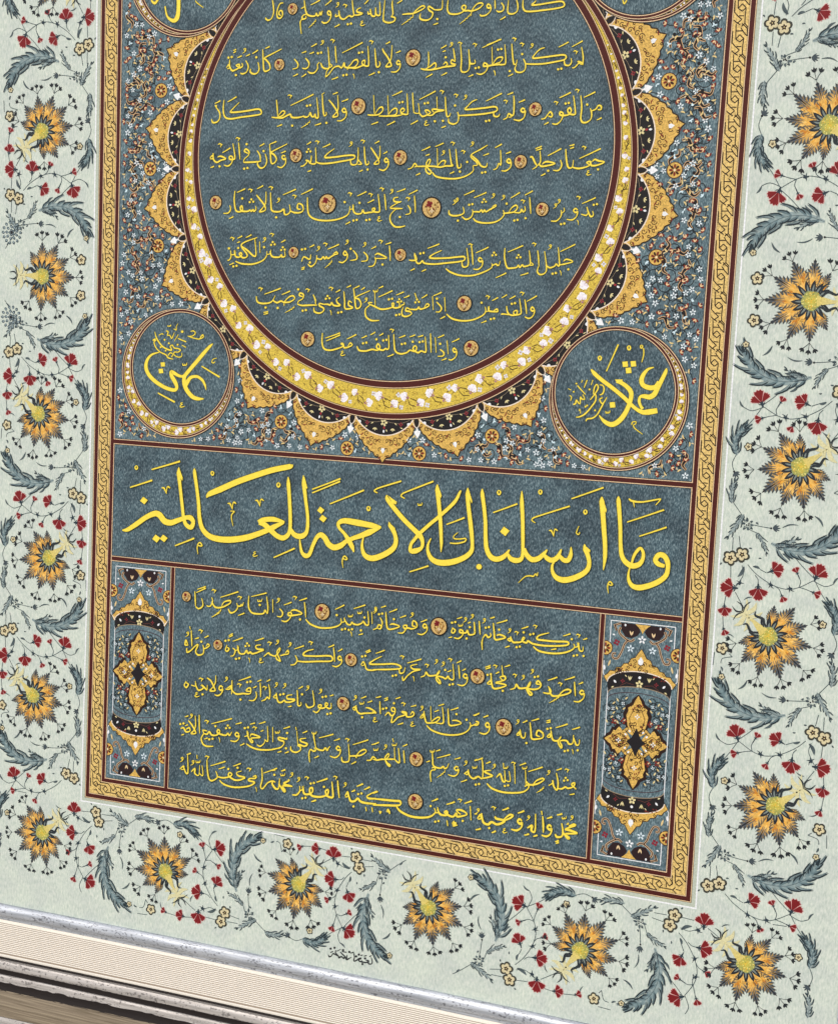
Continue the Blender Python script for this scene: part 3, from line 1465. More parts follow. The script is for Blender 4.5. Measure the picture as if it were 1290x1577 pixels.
-780,860 835,840
-790,945 960,900
-660,995 705,980
s790,1190 860,1140
1060,1060 1030,1050 1010,1075 1035,1100 1060,1085 1050,1140 1000,1170 930,1150
-1010,960 1085,940
#word
1130,1140 1180,1110 1170,1150 1140,1140
1180,1085 1195,1160 1240,1200 1290,1190
-1090,1240 1165,1215
u1150,1000
~1260,1060
-1255,975 1290,960
@730 1080 7.167
0,850 50,830 95,850 100,720 90,640
95,850 150,840 205,820 140,790 120,770 190,760
:40,915
-10,655 100,625
#word
250,840 290,800 310,850 320,880 345,880 340,760
345,870 400,880 390,770
u225,710
-135,685 185,665
325,680 330,720
~350,730
:360,930
450,710 455,910
o440,690
#word
145,905 200,960 310,1000 430,1010 540,1000 600,960 600,920 560,940
575,920 570,760
575,880 620,920 700,910 770,870 760,850 700,870 660,910 655,940
~560,735
-505,705 575,680
-600,775 760,725
s690,1010 745,975
#word
825,930 870,900 870,870 880,930 915,980 930,900 910,790
920,960 970,965 1010,945 1040,960 1100,940 1110,900 1080,920 1130,970
u825,780
-910,760 970,740
^1015,860
o1030,765
-1055,1030 1110,1020
@265 1150 8.06
#word
105,275 150,240 150,280 120,280
160,270 180,325 205,310 200,100
u130,150
-190,95 240,80
#word
245,310 290,270 290,330 340,350 350,230
345,330 390,355 380,230
u265,190
~330,185
315,100 320,150
440,160 445,280 460,380 490,420 540,405 570,370 550,300
o445,135
#word
570,370 640,385 720,370 750,340 720,320 710,360 780,410 850,410 910,380 830,360 810,320 870,300
.705,275
.820,260
-485,235 670,180
-585,275 660,250
-765,240 860,205
#word
595,415 650,465 760,500 880,500 980,480 1030,440 960,420 970,395 1040,390 1045,360 1010,370
o965,285
11050,530
#word
1120,260 1125,400 1105,490 1130,520 1190,450 1250,425 1290,440
-1145,325 1310,265
@420 1150 6.156
10,330 0,350 30,395 60,390 70,300
60,350 110,420 120,410 100,370 190,375 110,350 160,320 150,310
u185,260
-85,230 125,215
~100,265
.20,265
-0,225 30,215
#word
190,455 230,455 260,420 260,370
260,420 290,400 290,370 300,440 340,450 380,430 380,390 355,400 370,460 450,475 520,455 530,410 505,420 520,465 570,480 575,440 565,330
u250,305
o330,300
:380,345
.490,380
-420,335 525,300
:300,485
-370,520 415,505
620,320 625,400 635,485
o600,295
#word
690,465 715,430 715,470 690,475
720,440 740,510 780,515 810,490 840,520 900,535 985,540
985,490 920,490 900,465 985,420
u690,355
-750,425 785,410
-800,375 860,350
:830,445
-870,405 925,380
.770,565
885,570 892,610
945,575 950,620
@575 1160 6.156
0,490 100,492 220,495 260,485 255,455 200,450 100,440 0,430
220,500 260,550 350,595 450,610 540,600 590,560 580,520
-0,380 45,360
60,545 70,560 80,548
65,560 68,575
150,550 145,535 135,550 152,550 158,575
*400,458,76
#word
585,560 620,560 610,510
610,530 640,580 700,585 700,550 680,560 720,590 760,600 790,570 800,600 890,580 840,540 790,540 830,580
.545,500
-555,455 615,430
:605,645
-695,485 775,460
o825,450
.850,640
-865,475 935,450
920,500 928,635
700,635 708,690
770,640 755,665 785,660 760,685 800,680
-960,575 985,570
@730 1180 5.472
#word
30,440 55,410 60,440 35,445
65,395 80,470 120,490 150,470 200,490 260,460 190,440 180,420
240,460 300,440 330,415 300,410 250,450
u35,370
-15,535 60,525
.130,520
-150,560 185,545
e260,540
o170,355
-240,370 295,350
#word
405,460 385,445 370,465 390,485 405,475 400,515 360,540 315,530
-370,395 425,375
450,520 490,500 485,540 515,545 520,400
u460,430
-425,580 465,570
-500,590 535,580
#word
580,420 585,500 585,560
570,375 575,410
655,510 635,495 620,515 640,535 655,525 645,570 610,590 570,580
-615,440 660,425
#word
685,570 700,595 740,590 750,550 740,480
745,550 790,605 800,600 770,570 870,565 810,540 770,530 850,500 840,490 800,505
-700,410 745,400
~760,435
u825,430
-685,635 715,625
-690,650 715,640
-780,490 800,480
@500 1450 10.944
#ink
60,225 75,260 110,250 130,220 150,210 190,230 230,250 240,280 280,260 320,290 340,260 370,310 410,290 450,270
190,150 180,190 220,230
200,170 270,135
260,180 310,230 340,250
380,230 370,270 390,310
480,180 500,260 490,330 520,330 560,310 590,340 640,350 690,360 730,350 740,380 790,380 800,330 780,270
620,320 640,390
690,320 740,330 720,360
-95,190 140,170
-290,175 370,185
-430,200 490,185
-600,240 640,230
-660,250 710,240
-750,260 790,240
.100,125
.165,110
.310,150
.415,180
.575,225
.635,385
.600,290
.575,300
.680,290
.530,255
"""
# ------------------------------------------------------------------ calligraphy: pen strokes
class Pen:
    def __init__(s, name='word', mat=None, colr=None, halo=None, z=5.9):
        s.m = MB(); s.h = MB(); s.name = name; s.k = 0; s.col = colr or C['yellow']; s.hal = halo or C['halo']; s.z = z; s.mat = mat or m_text
    def stroke(s, pts, ws, hw=0.9, k=6):
        p, q = crom(pts, ws, k)
        s.k += 1; z = 0.06 + (s.k % 14) * 0.012
        s.m.ribbon(p, q, s.col, z, 0.010)
        s.h.ribbon(p, [x + 2 * hw * min(1, x / 2.0 + 0.3) for x in q], s.hal, (s.k % 14) * 0.004, 0.003)
    def blob(s, pts, hw=0.9):
        s.k += 1; z = 0.06 + (s.k % 14) * 0.012
        s.m.poly(pts, s.col, z)
        c = sum((Vector(p) for p in pts), Vector((0, 0))) / len(pts)
        s.h.poly([tuple(c + (Vector(p) - c) * (1 + hw / max((Vector(p) - c).length, 0.5))) for p in pts], s.hal, (s.k % 14) * 0.004)
    def done(s, n=None):
        if s.m.v:
            o = s.m.build(n or s.name, s.mat, z=s.z)
            h = s.h.build('ink_edge', m_ink, parent=o, z=s.z - 0.22, uniq=False)
def run_text(txt, big, **kw):
    ox = oy = 0; S = 1; pen = None
    def T(x, y): return tuple(map(float, ideal([(ox + x / S, oy + y / S)])[0]))
    def TP(l):
        r = ideal([(ox + x / S, oy + y / S) for x, y in l]); return [tuple(map(float, q)) for q in r]
    def sc_at(x, y):
        a = ideal([(ox + x / S, oy + y / S), (ox + x / S + 5, oy + y / S), (ox + x / S, oy + y / S + 5)])
        return (np.linalg.norm(a[1] - a[0]) + np.linalg.norm(a[2] - a[0])) / 10 / S      # units per zoomed px
    def nib(l, lo, hi, taper=True):
        out = []
        n = len(l)
        for i in range(n):
            a = l[max(i - 1, 0)]; b = l[min(i + 1, n - 1)]
            th = math.atan2(-(b[1] - a[1]), b[0] - a[0])
            out.append(lo + (hi - lo) * abs(math.sin(th - math.radians(58))))
        if taper:
            out[0] *= 0.6; out[-1] *= 0.5
        return out
    def S_(l, ws, hw=None):
        k = sc_at(*l[0]); pen.stroke(TP(l), [x * k for x in ws], HW if hw is None else hw)
    def blobz(l): pen.blob(TP(l), HW)
    def marks(c, a):
        q = 1.0 * S / 8.06
        x, y = a[0], a[1]
        L = lambda pts, ws: S_([(x + px * q, y + py * q) for px, py in pts], [w_ * q for w_ in ws])
        def dot(dx, dy, r=15):
            blobz([(x + dx * q + r * q * math.cos(t + 0.5), y + dy * q + r * q * math.sin(t + 0.5)) for t in (0, PI / 3, 2 * PI / 3, PI, 4 * PI / 3, 5 * PI / 3)])
        if c == '.': dot(0, 0)
        elif c == ':': dot(-20, 4); dot(20, -4)
        elif c == '^': dot(-22, 16, 14); dot(22, 10, 14); dot(-2, -18, 14)
        elif c == 'o': L([(-30, -8), (-12, -22), (12, -12), (26, -14)], [6, 12, 12, 6]); L([(20, -12), (4, 8), (2, 24)], [10, 9, 5])
        elif c == 'u': L([(8, -22), (-8, -12), (2, 4), (16, -6), (10, -22)], [8, 9, 9, 9, 8]); L([(16, -8), (6, 18), (-26, 40)], [9, 9, 4])
        elif c == '~': L([(-26, -14), (-20, 10), (-2, 8), (0, -8), (4, 10), (22, 4), (28, -22)], [8, 12, 10, 7, 12, 10, 5])
        elif c == 'e': L([(10, -26), (-12, -18), (-6, -4), (12, -6)], [7, 10, 9, 6]); L([(8, -6), (-22, 16), (-6, 32), (34, 20)], [7, 11, 11, 5])
        elif c == '1': L([(-10, -30), (2, -10), (6, 32)], [12, 9, 4])
    HW = kw.get('hw', 0.7)
    for ln in txt.strip().split('\n'):
        ln = ln.strip()
        if not ln: continue
        if ln[0] == '@':
            ox, oy, S = map(float, ln[1:].split()); continue
        if ln[0] == '#':
            if pen: pen.done()
            if ln == '#ink': pen = Pen('signature', m_ink, lin('2a2c30'), lin('8c9890'), 0.6); HW = 0.25
            else: pen = Pen(); HW = kw.get('hw', 0.7)
            continue
        if pen is None: pen = Pen()
        if big:
            c, _, r = ln.partition(' ')
            tk = r.split()
            if c == 'S':
                l = [tuple(map(float, t.split(','))) for t in tk]; S_([q[:2] for q in l], [q[2] for q in l])
            elif c == 'f':
                a = list(map(float, tk[0].split(','))); b = list(map(float, tk[1].split(',')))
                S_([(a[0], a[1]), ((a[0] + b[0]) / 2, (a[1] + b[1]) / 2 + 1), (b[0], b[1])], [a[2] * 0.8, a[2] * 0.9, a[2] * 1.15])
            elif c == 'G': blobz([tuple(map(float, t.split(','))) for t in tk])
            elif c in 'DBC':
                x, y, r = map(float, tk[0].split(','))
                if c == 'D': blobz([(x - r * 0.05, y - r), (x + r, y + r * 0.1), (x + r * 0.05, y + r), (x - r, y - r * 0.1)] if False else [(x + r * 0.95 * math.cos(t), y + r * 0.95 * math.sin(t)) for t in (-1.75, -0.1, 1.45, 3.05)])
                elif c == 'B': blobz([(x - r * 0.52, y - r * 0.45), (x + r * 0.42, y - r * 0.52), (x + r * 0.52, y + r * 0.45), (x - r * 0.42, y + r * 0.52)])
                else: blobz([(x + r * math.cos(t * PI / 5), y + r * math.sin(t * PI / 5)) for t in range(10)])
            elif c == 'o':
                x, y, r = map(float, tk[0].split(','))
                l = [(x + r * 0.7 * math.cos(t * PI / 5 - PI / 2), y + r * math.sin(t * PI / 5 - PI / 2)) for t in range(11)]
                S_(l, [r * 0.45 if abs(t - 5) > 3 else r * 0.72 for t in range(11)], HW * 0.7)
            elif c == 'v':
                x, y = map(float, tk[0].split(','))
                S_([(x - 42, y - 15), (x - 20, y - 14), (x - 8, y + 5), (x + 8, y + 45)], [6, 16, 14, 4]); S_([(x + 5, y + 40), (x + 14, y - 20), (x + 28, y - 25), (x + 44, y - 10)], [5, 9, 14, 6])
            elif c == 'm':
                x, y = map(float, tk[0].split(','))
                S_([(x - 8, y + 90), (x - 16, y + 25), (x - 6, y - 15), (x + 12, y - 26), (x + 32, y + 2), (x + 12, y + 8), (x - 8, y - 4)], [4, 10, 10, 12, 12, 10, 8])
            else:
                marks(c, list(map(float, tk[0].split(','))))
        else:
            c = ln[0]
            if c == '*':
                x, y, r = map(float, ln[1:].split(','))
                ROSETTES.append((T(x, y), r * sc_at(x, y)))
            elif c == '-' :
                a, b = [list(map(float, t.split(','))) for t in ln[1:].split()]
                S_([a, ((a[0] + b[0]) / 2, (a[1] + b[1]) / 2 + 1.5), b], [8, 11, 15] if HW > 0.3 else [12, 14, 14])
            elif c == 's':
                a, b = [list(map(float, t.split(','))) for t in ln[1:].split()]
                d = (b[0] - a[0], b[1] - a[1]); g = lambda s_, o_: (a[0] + d[0] * s_, a[1] + d[1] * s_ + o_)
                S_([g(0, 0), g(0.5, 0), g(0.75, 4), g(0.85, -8), g(1.05, 6), g(1.2, -8), g(1.4, 0), g(1.45, -22)], [4, 8, 10, 7, 10, 7, 10, 5])
            elif c in '.:^ou~e' : marks(c, list(map(float, ln[1:].split(','))))
            elif c == '1' and ln.count(',') == 1: marks('1', list(map(float, ln[1:].split(','))))
            else:
                l = [tuple(map(float, t.split(','))) for t in ln.split()]
                if HW < 0.3: S_(l, nib(l, 10, 22), HW)
                else: S_(l, nib(l, 9.5, 20))
    if pen: pen.done()
ROSETTES = []
ZS = 0.35
_b = MB.build
def _build(s, name, mat, parent=None, z=0.0, **k):
    s.v = [(x, y, zz * ZS) for x, y, zz in s.v]
    return _b(s, name, mat, parent, z * ZS, **k)
MB.build = _build
def rect(m, u0, v0, u1, v1, col, z=0.0, seg=24):
    """axis aligned patch, subdivided so that it follows the sheet"""
    nx = max(1, int(abs(u1 - u0) / 60)); ny = max(1, int(abs(v1 - v0) / 60))
    n = len(m.v)
    for j in range(ny + 1):
        for i in range(nx + 1):
            m.v.append((u0 + (u1 - u0) * i / nx, v0 + (v1 - v0) * j / ny, z)); m.c.append(col)
    for j in range(ny):
        for i in range(nx):
            a = n + j * (nx + 1) + i; m.f.append((a, a + 1, a + nx + 2, a + nx + 1))
def frame_line(name, off0, off1, col, z, mat, top=1480, bottom=0, us=(0, 1000)):
    """left, bottom and right rulings between two offsets outside a box"""
    m = MB(); a, b = off0, off1
    rect(m, us[0] - b, bottom - b, us[1] + b, bottom - a, col)
    rect(m, us[0] - b, bottom - a, us[0] - a, top, col)
    rect(m, us[1] + a, bottom - a, us[1] + b, top, col)
    return m.build(name, mat, z=z)
# ---- the sheet
TOP = 1480
m = MB(); rect(m, -266, -266, 1268, 1790, C['green']); m.build('paper_sheet', m_pale, z=0)
frame_line('white_ruling', 46.5, 48.9, C['white'], 0.6, m_ink)
frame_line('ruled_margin', 40.4, 46.8, lin('bcc6b6'), 0.5, m_ink)
frame_line('gold_hairline', 39.7, 40.5, C['dkgold'], 0.9, m_ink)
frame_line('cream_ruling', 38.7, 39.7, C['cream'], 0.9, m_ink)
frame_line('maroon_band', 32.0, 38.7, C['maroon'], 0.8, m_ink)
frame_line('cream_ruling', 31.0, 32.0, C['cream'], 0.9, m_ink)
frame_line('braid_ground', 8.0, 31.0, lin('f0cf80'), 0.8, m_gold)
frame_line('cream_ruling', 7.0, 8.0, C['cream'], 0.9, m_ink)
frame_line('maroon_band', 0.7, 7.0, C['maroon'], 0.8, m_ink)
frame_line('cream_ruling', -0.6, 0.7, C['cream'], 1.0, m_ink)
# braid: one period of the interlace, drawn as black outlines
BR = [[(630, 240), (755, 240)], [(715, 180), (770, 268), (828, 333)], [(740, 108), (842, 200)], [(628, 108), (615, 385)],
      [(615, 385), (697, 308), (766, 380), (690, 443), (615, 385)], [(766, 380), (745, 520), (735, 662)], [(625, 522), (722, 526)],
      [(540, 448), (605, 525), (680, 590), (592, 657)], [(528, 595), (600, 662)], [(735, 662), (800, 738)], [(705, 130), (640, 80)],
      [(668, 718), (738, 662)], [(545, 448), (560, 240)], [(845, 340), (838, 190)], [(668, 718), (700, 690)]]
def braid(side):
    m = MB(); per = 41.2; W = 21.5
    L0, L1 = (-24, TOP) if side != 'b' else (-9, 1009)
    n = int((L1 - L0) / per) + 1
    for k in range(n):
        for pl in BR:
            q = []
            for x, y in pl:
                tt = (y - 240) / 557 + k; ww = (x - (553 - 0.108 * (y - 235))) / 292
                s_ = L1 - tt * per if side != 'b' else L0 + tt * per
                if side == 'l': p = (-8.6 - W * (1 - ww), s_)
                elif side == 'r': p = (1008.6 + W * ww, s_)
                else: p = (s_, -8.6 - W * ww)
                q.append(p)
            if side == 'b':
                if min(a[0] for a in q) < -30 or max(a[0] for a in q) > 1030: continue
            elif min(a[1] for a in q) < -29: continue
            q = [(min(max(a, -30.4), 1030.4), b) if side != 'b' else (a, min(max(b, -30.4), -8.4)) for a, b in q]
            if side == 'l': q = [(min(a, -8.4), b) for a, b in q]
            if side == 'r': q = [(max(a, 1008.4), b) for a, b in q]
            for i in range(len(q) - 1):
                thin = abs(q[0][0] - q[-1][0]) < 12 and len(q) == 2
                m.ribbon([q[i], q[i + 1]], [1.45, 1.45], lin('241810'), 0.02 * ((k * 3 + i) % 5))
    rect(m, -8.9, 0, -8.4, TOP, C['dkgold']) if side == 'l' else None
    for (a, b) in ((8.4, 8.7), (30.3, 30.6)):
        if side == 'l': rect(m, -b, -b, -a, TOP, C['black'], 0.12)
        if side == 'r': rect(m, 1000 + a, -b, 1000 + b, TOP, C['black'], 0.12)
        if side == 'b': rect(m, -a, -b, 1000 + a, -a, C['black'], 0.12)
    m.build('braid_interlace', m_ink, z=1.2, stuff=True)
for s_ in 'lrb': braid(s_)
# ---- blue grounds
for name, box in (('ornament_ground', (0.6, 593.4, 999.4, TOP)), ('inscription_panel', (0.6, 391.9, 999.4, 584.9)),
                  ('text_panel', (126.6, 0.6, 873.6, 383.5)), ('side_panel_ground', (0.6, 0.6, 118.4, 383.5)), ('side_panel_ground', (881.6, 0.6, 999.4, 383.5))):
    m = MB(); rect(m, *box, C['blue']); m.build(name, m_blue2 if 'ground' in name else m_blue, z=0.6)
def hbar(v):
    for a, b, c, n, z in ((-3.3, 3.3, 'maroon', 'maroon_bar', 1.1), (3.3, 4.5, 'cream', 'cream_ruling', 1.3), (-4.5, -3.3, 'cream', 'cream_ruling', 1.3), (4.5, 5.3, 'black', 'hairline', 1.0), (-5.3, -4.5, 'black', 'hairline', 1.0)):
        m = MB(); rect(m, 0.7 if c != 'maroon' else -0.7, v + a, 999.3 if c != 'maroon' else 1000.7, v + b, C[c]); m.build(n, m_ink, z=z)
hbar(589.2); hbar(387.7)
def vbar(u):
    for a, b, c, n, z in ((-3.1, 3.1, 'maroon', 'maroon_bar', 1.1), (3.1, 4.2, 'cream', 'cream_ruling', 1.25), (-4.2, -3.1, 'cream', 'cream_ruling', 1.25), (4.2, 4.9, 'black', 'hairline', 1.0), (-4.9, -4.2, 'black', 'hairline', 1.0)):
        m = MB(); rect(m, u + a, 0.7 if c != 'maroon' else -0.7, u + b, 383.2 if c != 'maroon' else 385, C[c]); m.build(n, m_ink, z=z)
vbar(122.4); vbar(877.6)
m = MB()
for v in (593.9, 583.9, 392.4, 382.9, 1.3):
    rect(m, 0.8, v, 999.2, v + 0.7, C['black'])
for u in (1.0, 998.3): rect(m, u, 1.3, u + 0.7, TOP, C['black'], 0.05)
m.build('hairline', m_ink, z=0.85)
# ---- small flowers used everywhere
def star5(m, c, r, col, z=0, n=5, rot_=0.0, ctr=None, w=0.42):
    for i in range(n):
        a = rot_ + 2 * PI * i / n
        p = (c[0] + r * 0.6 * math.cos(a), c[1] + r * 0.6 * math.sin(a))
        m.poly([(p[0] + r * 0.42 * math.cos(a) * math.cos(t) - r * w * 0.62 * math.sin(a) * math.sin(t), p[1] + r * 0.42 * math.sin(a) * math.cos(t) + r * w * 0.62 * math.cos(a) * math.sin(t)) for t in [j * PI / 3 for j in range(6)]], col, z + 0.02 * (i % 2), fan=True)
    if ctr: m.disc(c, r * 0.2, ctr, z + 0.06, 6)
def leaf(m, a, b, w, col, z=0, bend=0.0, col2=None):
    A, B = Vector(a), Vector(b); d = B - A; nn = Vector((-d.y, d.x))
    pts = []; ws = []
    for i in range(7):
        t = i / 6; pts.append(tuple(A + d * t + nn * bend * math.sin(PI * t))); ws.append(w * math.sin(PI * min(1, t * 0.93 + 0.06)) ** 0.8)
    m.ribbon(pts, ws, col, z, 0, col2)
def curl(m, c, r, a0, turns, w, col, z=0, sgn=1):
    p = []; ws = []
    n = max(8, int(14 * turns))
    for i in range(n + 1):
        t = i / n; a = a0 + sgn * turns * 2 * PI * t; rr = r * (1 - 0.8 * t)
        p.append((c[0] + rr * math.cos(a), c[1] + rr * math.sin(a))); ws.append(w)
    m.ribbon(p, ws, col, z, 0.02)
# ---- central roundel
CO = (500.0, 1043.1); RO = 385.9; CI = (499.4, 1066.6); RI = 349.0
def roundel(co, ro, ci, ri, wo, wi, zz, label=None):
    m = MB(); m.disc(co, ro - wo, C['gold2'], n=160); g = m.build('gold_crescent', m_gold, z=zz)
    m = MB(); m.ring(co, ro - wo, ro - 0.8, C['maroon'], n=160); m.build('maroon_ring', m_ink, z=zz + 0.35)
    m = MB()
    m.ring(co, ro - 0.9, ro + 0.3, C['cream'], n=160); m.ring(co, ro - wo - 1.0, ro - wo, C['cream'], n=160); m.build('cream_ring', m_ink, z=zz + 0.55)
    m = MB(); m.ring(co, ro + 0.3, ro + 1.1, C['black'], n=160); m.ring(co, ro - wo - 1.9, ro - wo - 1.2, C['black'], n=160); m.build('hairline_ring', m_ink, z=zz + 0.45)
    m = MB(); m.disc(ci, ri, C['blue'], n=160); m.build('roundel_disc', m_blue, z=zz + 0.6)
    m = MB(); m.ring(ci, ri + 1.2, ri + wi, C['maroon'], n=160); m.build('maroon_ring', m_ink, z=zz + 0.9)
    m = MB(); m.ring(ci, ri, ri + 1.2, C['cream'], n=160); m.ring(ci, ri + wi, ri + wi + 1.1, C['cream'], n=160); m.build('cream_ring', m_ink, z=zz + 1.1)
    m = MB(); m.ring(ci, ri - 1.2, ri, C['black'], n=160); m.ring(ci, ri + wi + 1.3, ri + wi + 2.0, C['black'], n=160); m.build('hairline_ring', m_ink, z=zz + 1.05)
rnd = random.Random(3)
def crescent_flowers(co, ro, ci, ri, step, zz, smin, smax):
    """white carnations with brown stems in the gold crescent"""
    st = MB(); tex = MB(); a = 0.0; flip = 1
    while a < 2 * PI:
        d = Vector((math.cos(a), math.sin(a)))
        # thickness of the band in this direction
        oc = Vector(co); ic = Vector(ci); q = oc - ic; b_ = q.dot(d); hit = -b_ + math.sqrt(max(0, b_ * b_ - q.dot(q) + ri * ri))
        th = ro - hit
        mid = oc + d * (ro - th / 2)
        if th > smin * 0.9:
            sz = min(smax, th * 0.42) * rnd.uniform(0.75, 1.05); off = flip * th * 0.16 * (1 if th > 14 else 0)
            c = mid + d * off; ang = a + flip * 2.0 + rnd.uniform(-.4, .4)
            tt = Vector((-d.y, d.x)) * flip
            if -RO * 2 < c.y < TOP:
                e = c - Vector((math.cos(ang), math.sin(ang))) * sz * 0.8
                st.ribbon([tuple(e), tuple(e - tt * sz * 0.9 - d * off * 0.6), tuple(mid - tt * sz * 2.0 - d * off), tuple(mid - tt * sz * 3.2)], [1.2, 1.4, 1.2, 0.6], lin('3c2c14'), 0.02)
                f = MB()
                for k in (-1, 1, 0):
                    aa = ang + k * 0.85
                    pc = c + Vector((math.cos(aa), math.sin(aa))) * sz * (0.42 if k else 0.5)
                    pts = []
                    for j in range(9):
                        t_ = 2 * PI * j / 9; rr = sz * (0.42 if k else 0.5) * (1 + 0.16 * math.sin(t_ * 4 + k))
                        pts.append((pc.x + rr * math.cos(t_), pc.y + rr * math.sin(t_)))
                    f.fan(tuple(pc - Vector((math.cos(aa), math.sin(aa))) * sz * 0.25), pts, lin('e8dfe8'), lin('fafafc'), 0.03 * (k + 2))
                for k in (-1, 0, 1):
                    aa = ang + k * 0.6; b0 = c - Vector((math.cos(ang), math.sin(ang))) * sz * 0.55
                    f.ribbon([tuple(b0), tuple(b0 + Vector((math.cos(aa), math.sin(aa))) * sz * 0.9)], [sz * 0.10, sz * 0.03], C['mauve'], 0.13 + 0.02 * k)
                f.build('white_flower', m_ink, z=zz + 0.35)
                if th > 12:
                    for _ in range(3):
                        p = mid + tt * rnd.uniform(-2, 2) * sz + d * rnd.uniform(-.42, .42) * th
                        q_ = p + Vector((rnd.uniform(-1, 1), rnd.uniform(-1, 1))) * sz * 0.5
                        leaf(st, tuple(p), tuple(q_), sz * 0.16, lin('6a5426'), 0.1, 0.2)
                if rnd.random() < 0.5 and th > 14:
                    p = mid - d * off * 1.6 + tt * sz * 0.9
                    f = MB(); star5(f, p, sz * 0.42, C['lilac'], 0, 4, rnd.uniform(0, 6), C['mauve'], 0.7); f.build('white_bud', m_ink, z=zz + 0.35)
            # fine gold-brown scrolling behind
            for _ in range(9 if th > 10 else 3):
                p = oc + d * (ro - rnd.uniform(0.1, 0.9) * th) + Vector((-d.y, d.x)) * rnd.uniform(-.5, .5) * step * ro
                curl(tex, p, rnd.uniform(1.2, 2.4), rnd.uniform(0, 6), 0.7, 0.7, lin('86641e'), 0.01 * _)
        a += max(step * (0.55 if th < 12 else 1.0), 0.012); flip = -flip
    tex.build('gold_scrollwork', m_ink, z=zz + 0.12, stuff=True)
    st.build('flower_stems', m_ink, z=zz + 0.22)
roundel(CO, RO, CI, RI, 8.6, 10.2, 2.2)
crescent_flowers(CO, RO - 10, CI, RI + 12, 0.062, 2.2, 5, 10.5)
RND = {'ll': ((120.5, 709.6), 107.0, (126.5, 719.4), 92.0), 'lr': ((879.5, 709.6), 107.0, (873.5, 719.4), 92.0),
       'ul': ((118.0, 1356.0), 106.0, (125.5, 1352.5), 93.0), 'ur': ((882.0, 1356.0), 106.0, (874.5, 1352.5), 93.0)}
for k, (co, ro, ci, ri) in RND.items():
    zz = 2.2 + (2.0 if k[0] == 'l' else 1.8)
    roundel(co, ro, ci, ri, 3.4, 4.4, zz); crescent_flowers(co, ro - 4, ci, ri + 5, 0.13, zz, 3.0, 6.5)
def in_round(p, pad=0):
    for co, ro, ci, ri in RND.values():
        if math.hypot(p[0] - co[0], p[1] - co[1]) < ro + pad: return True
    return False
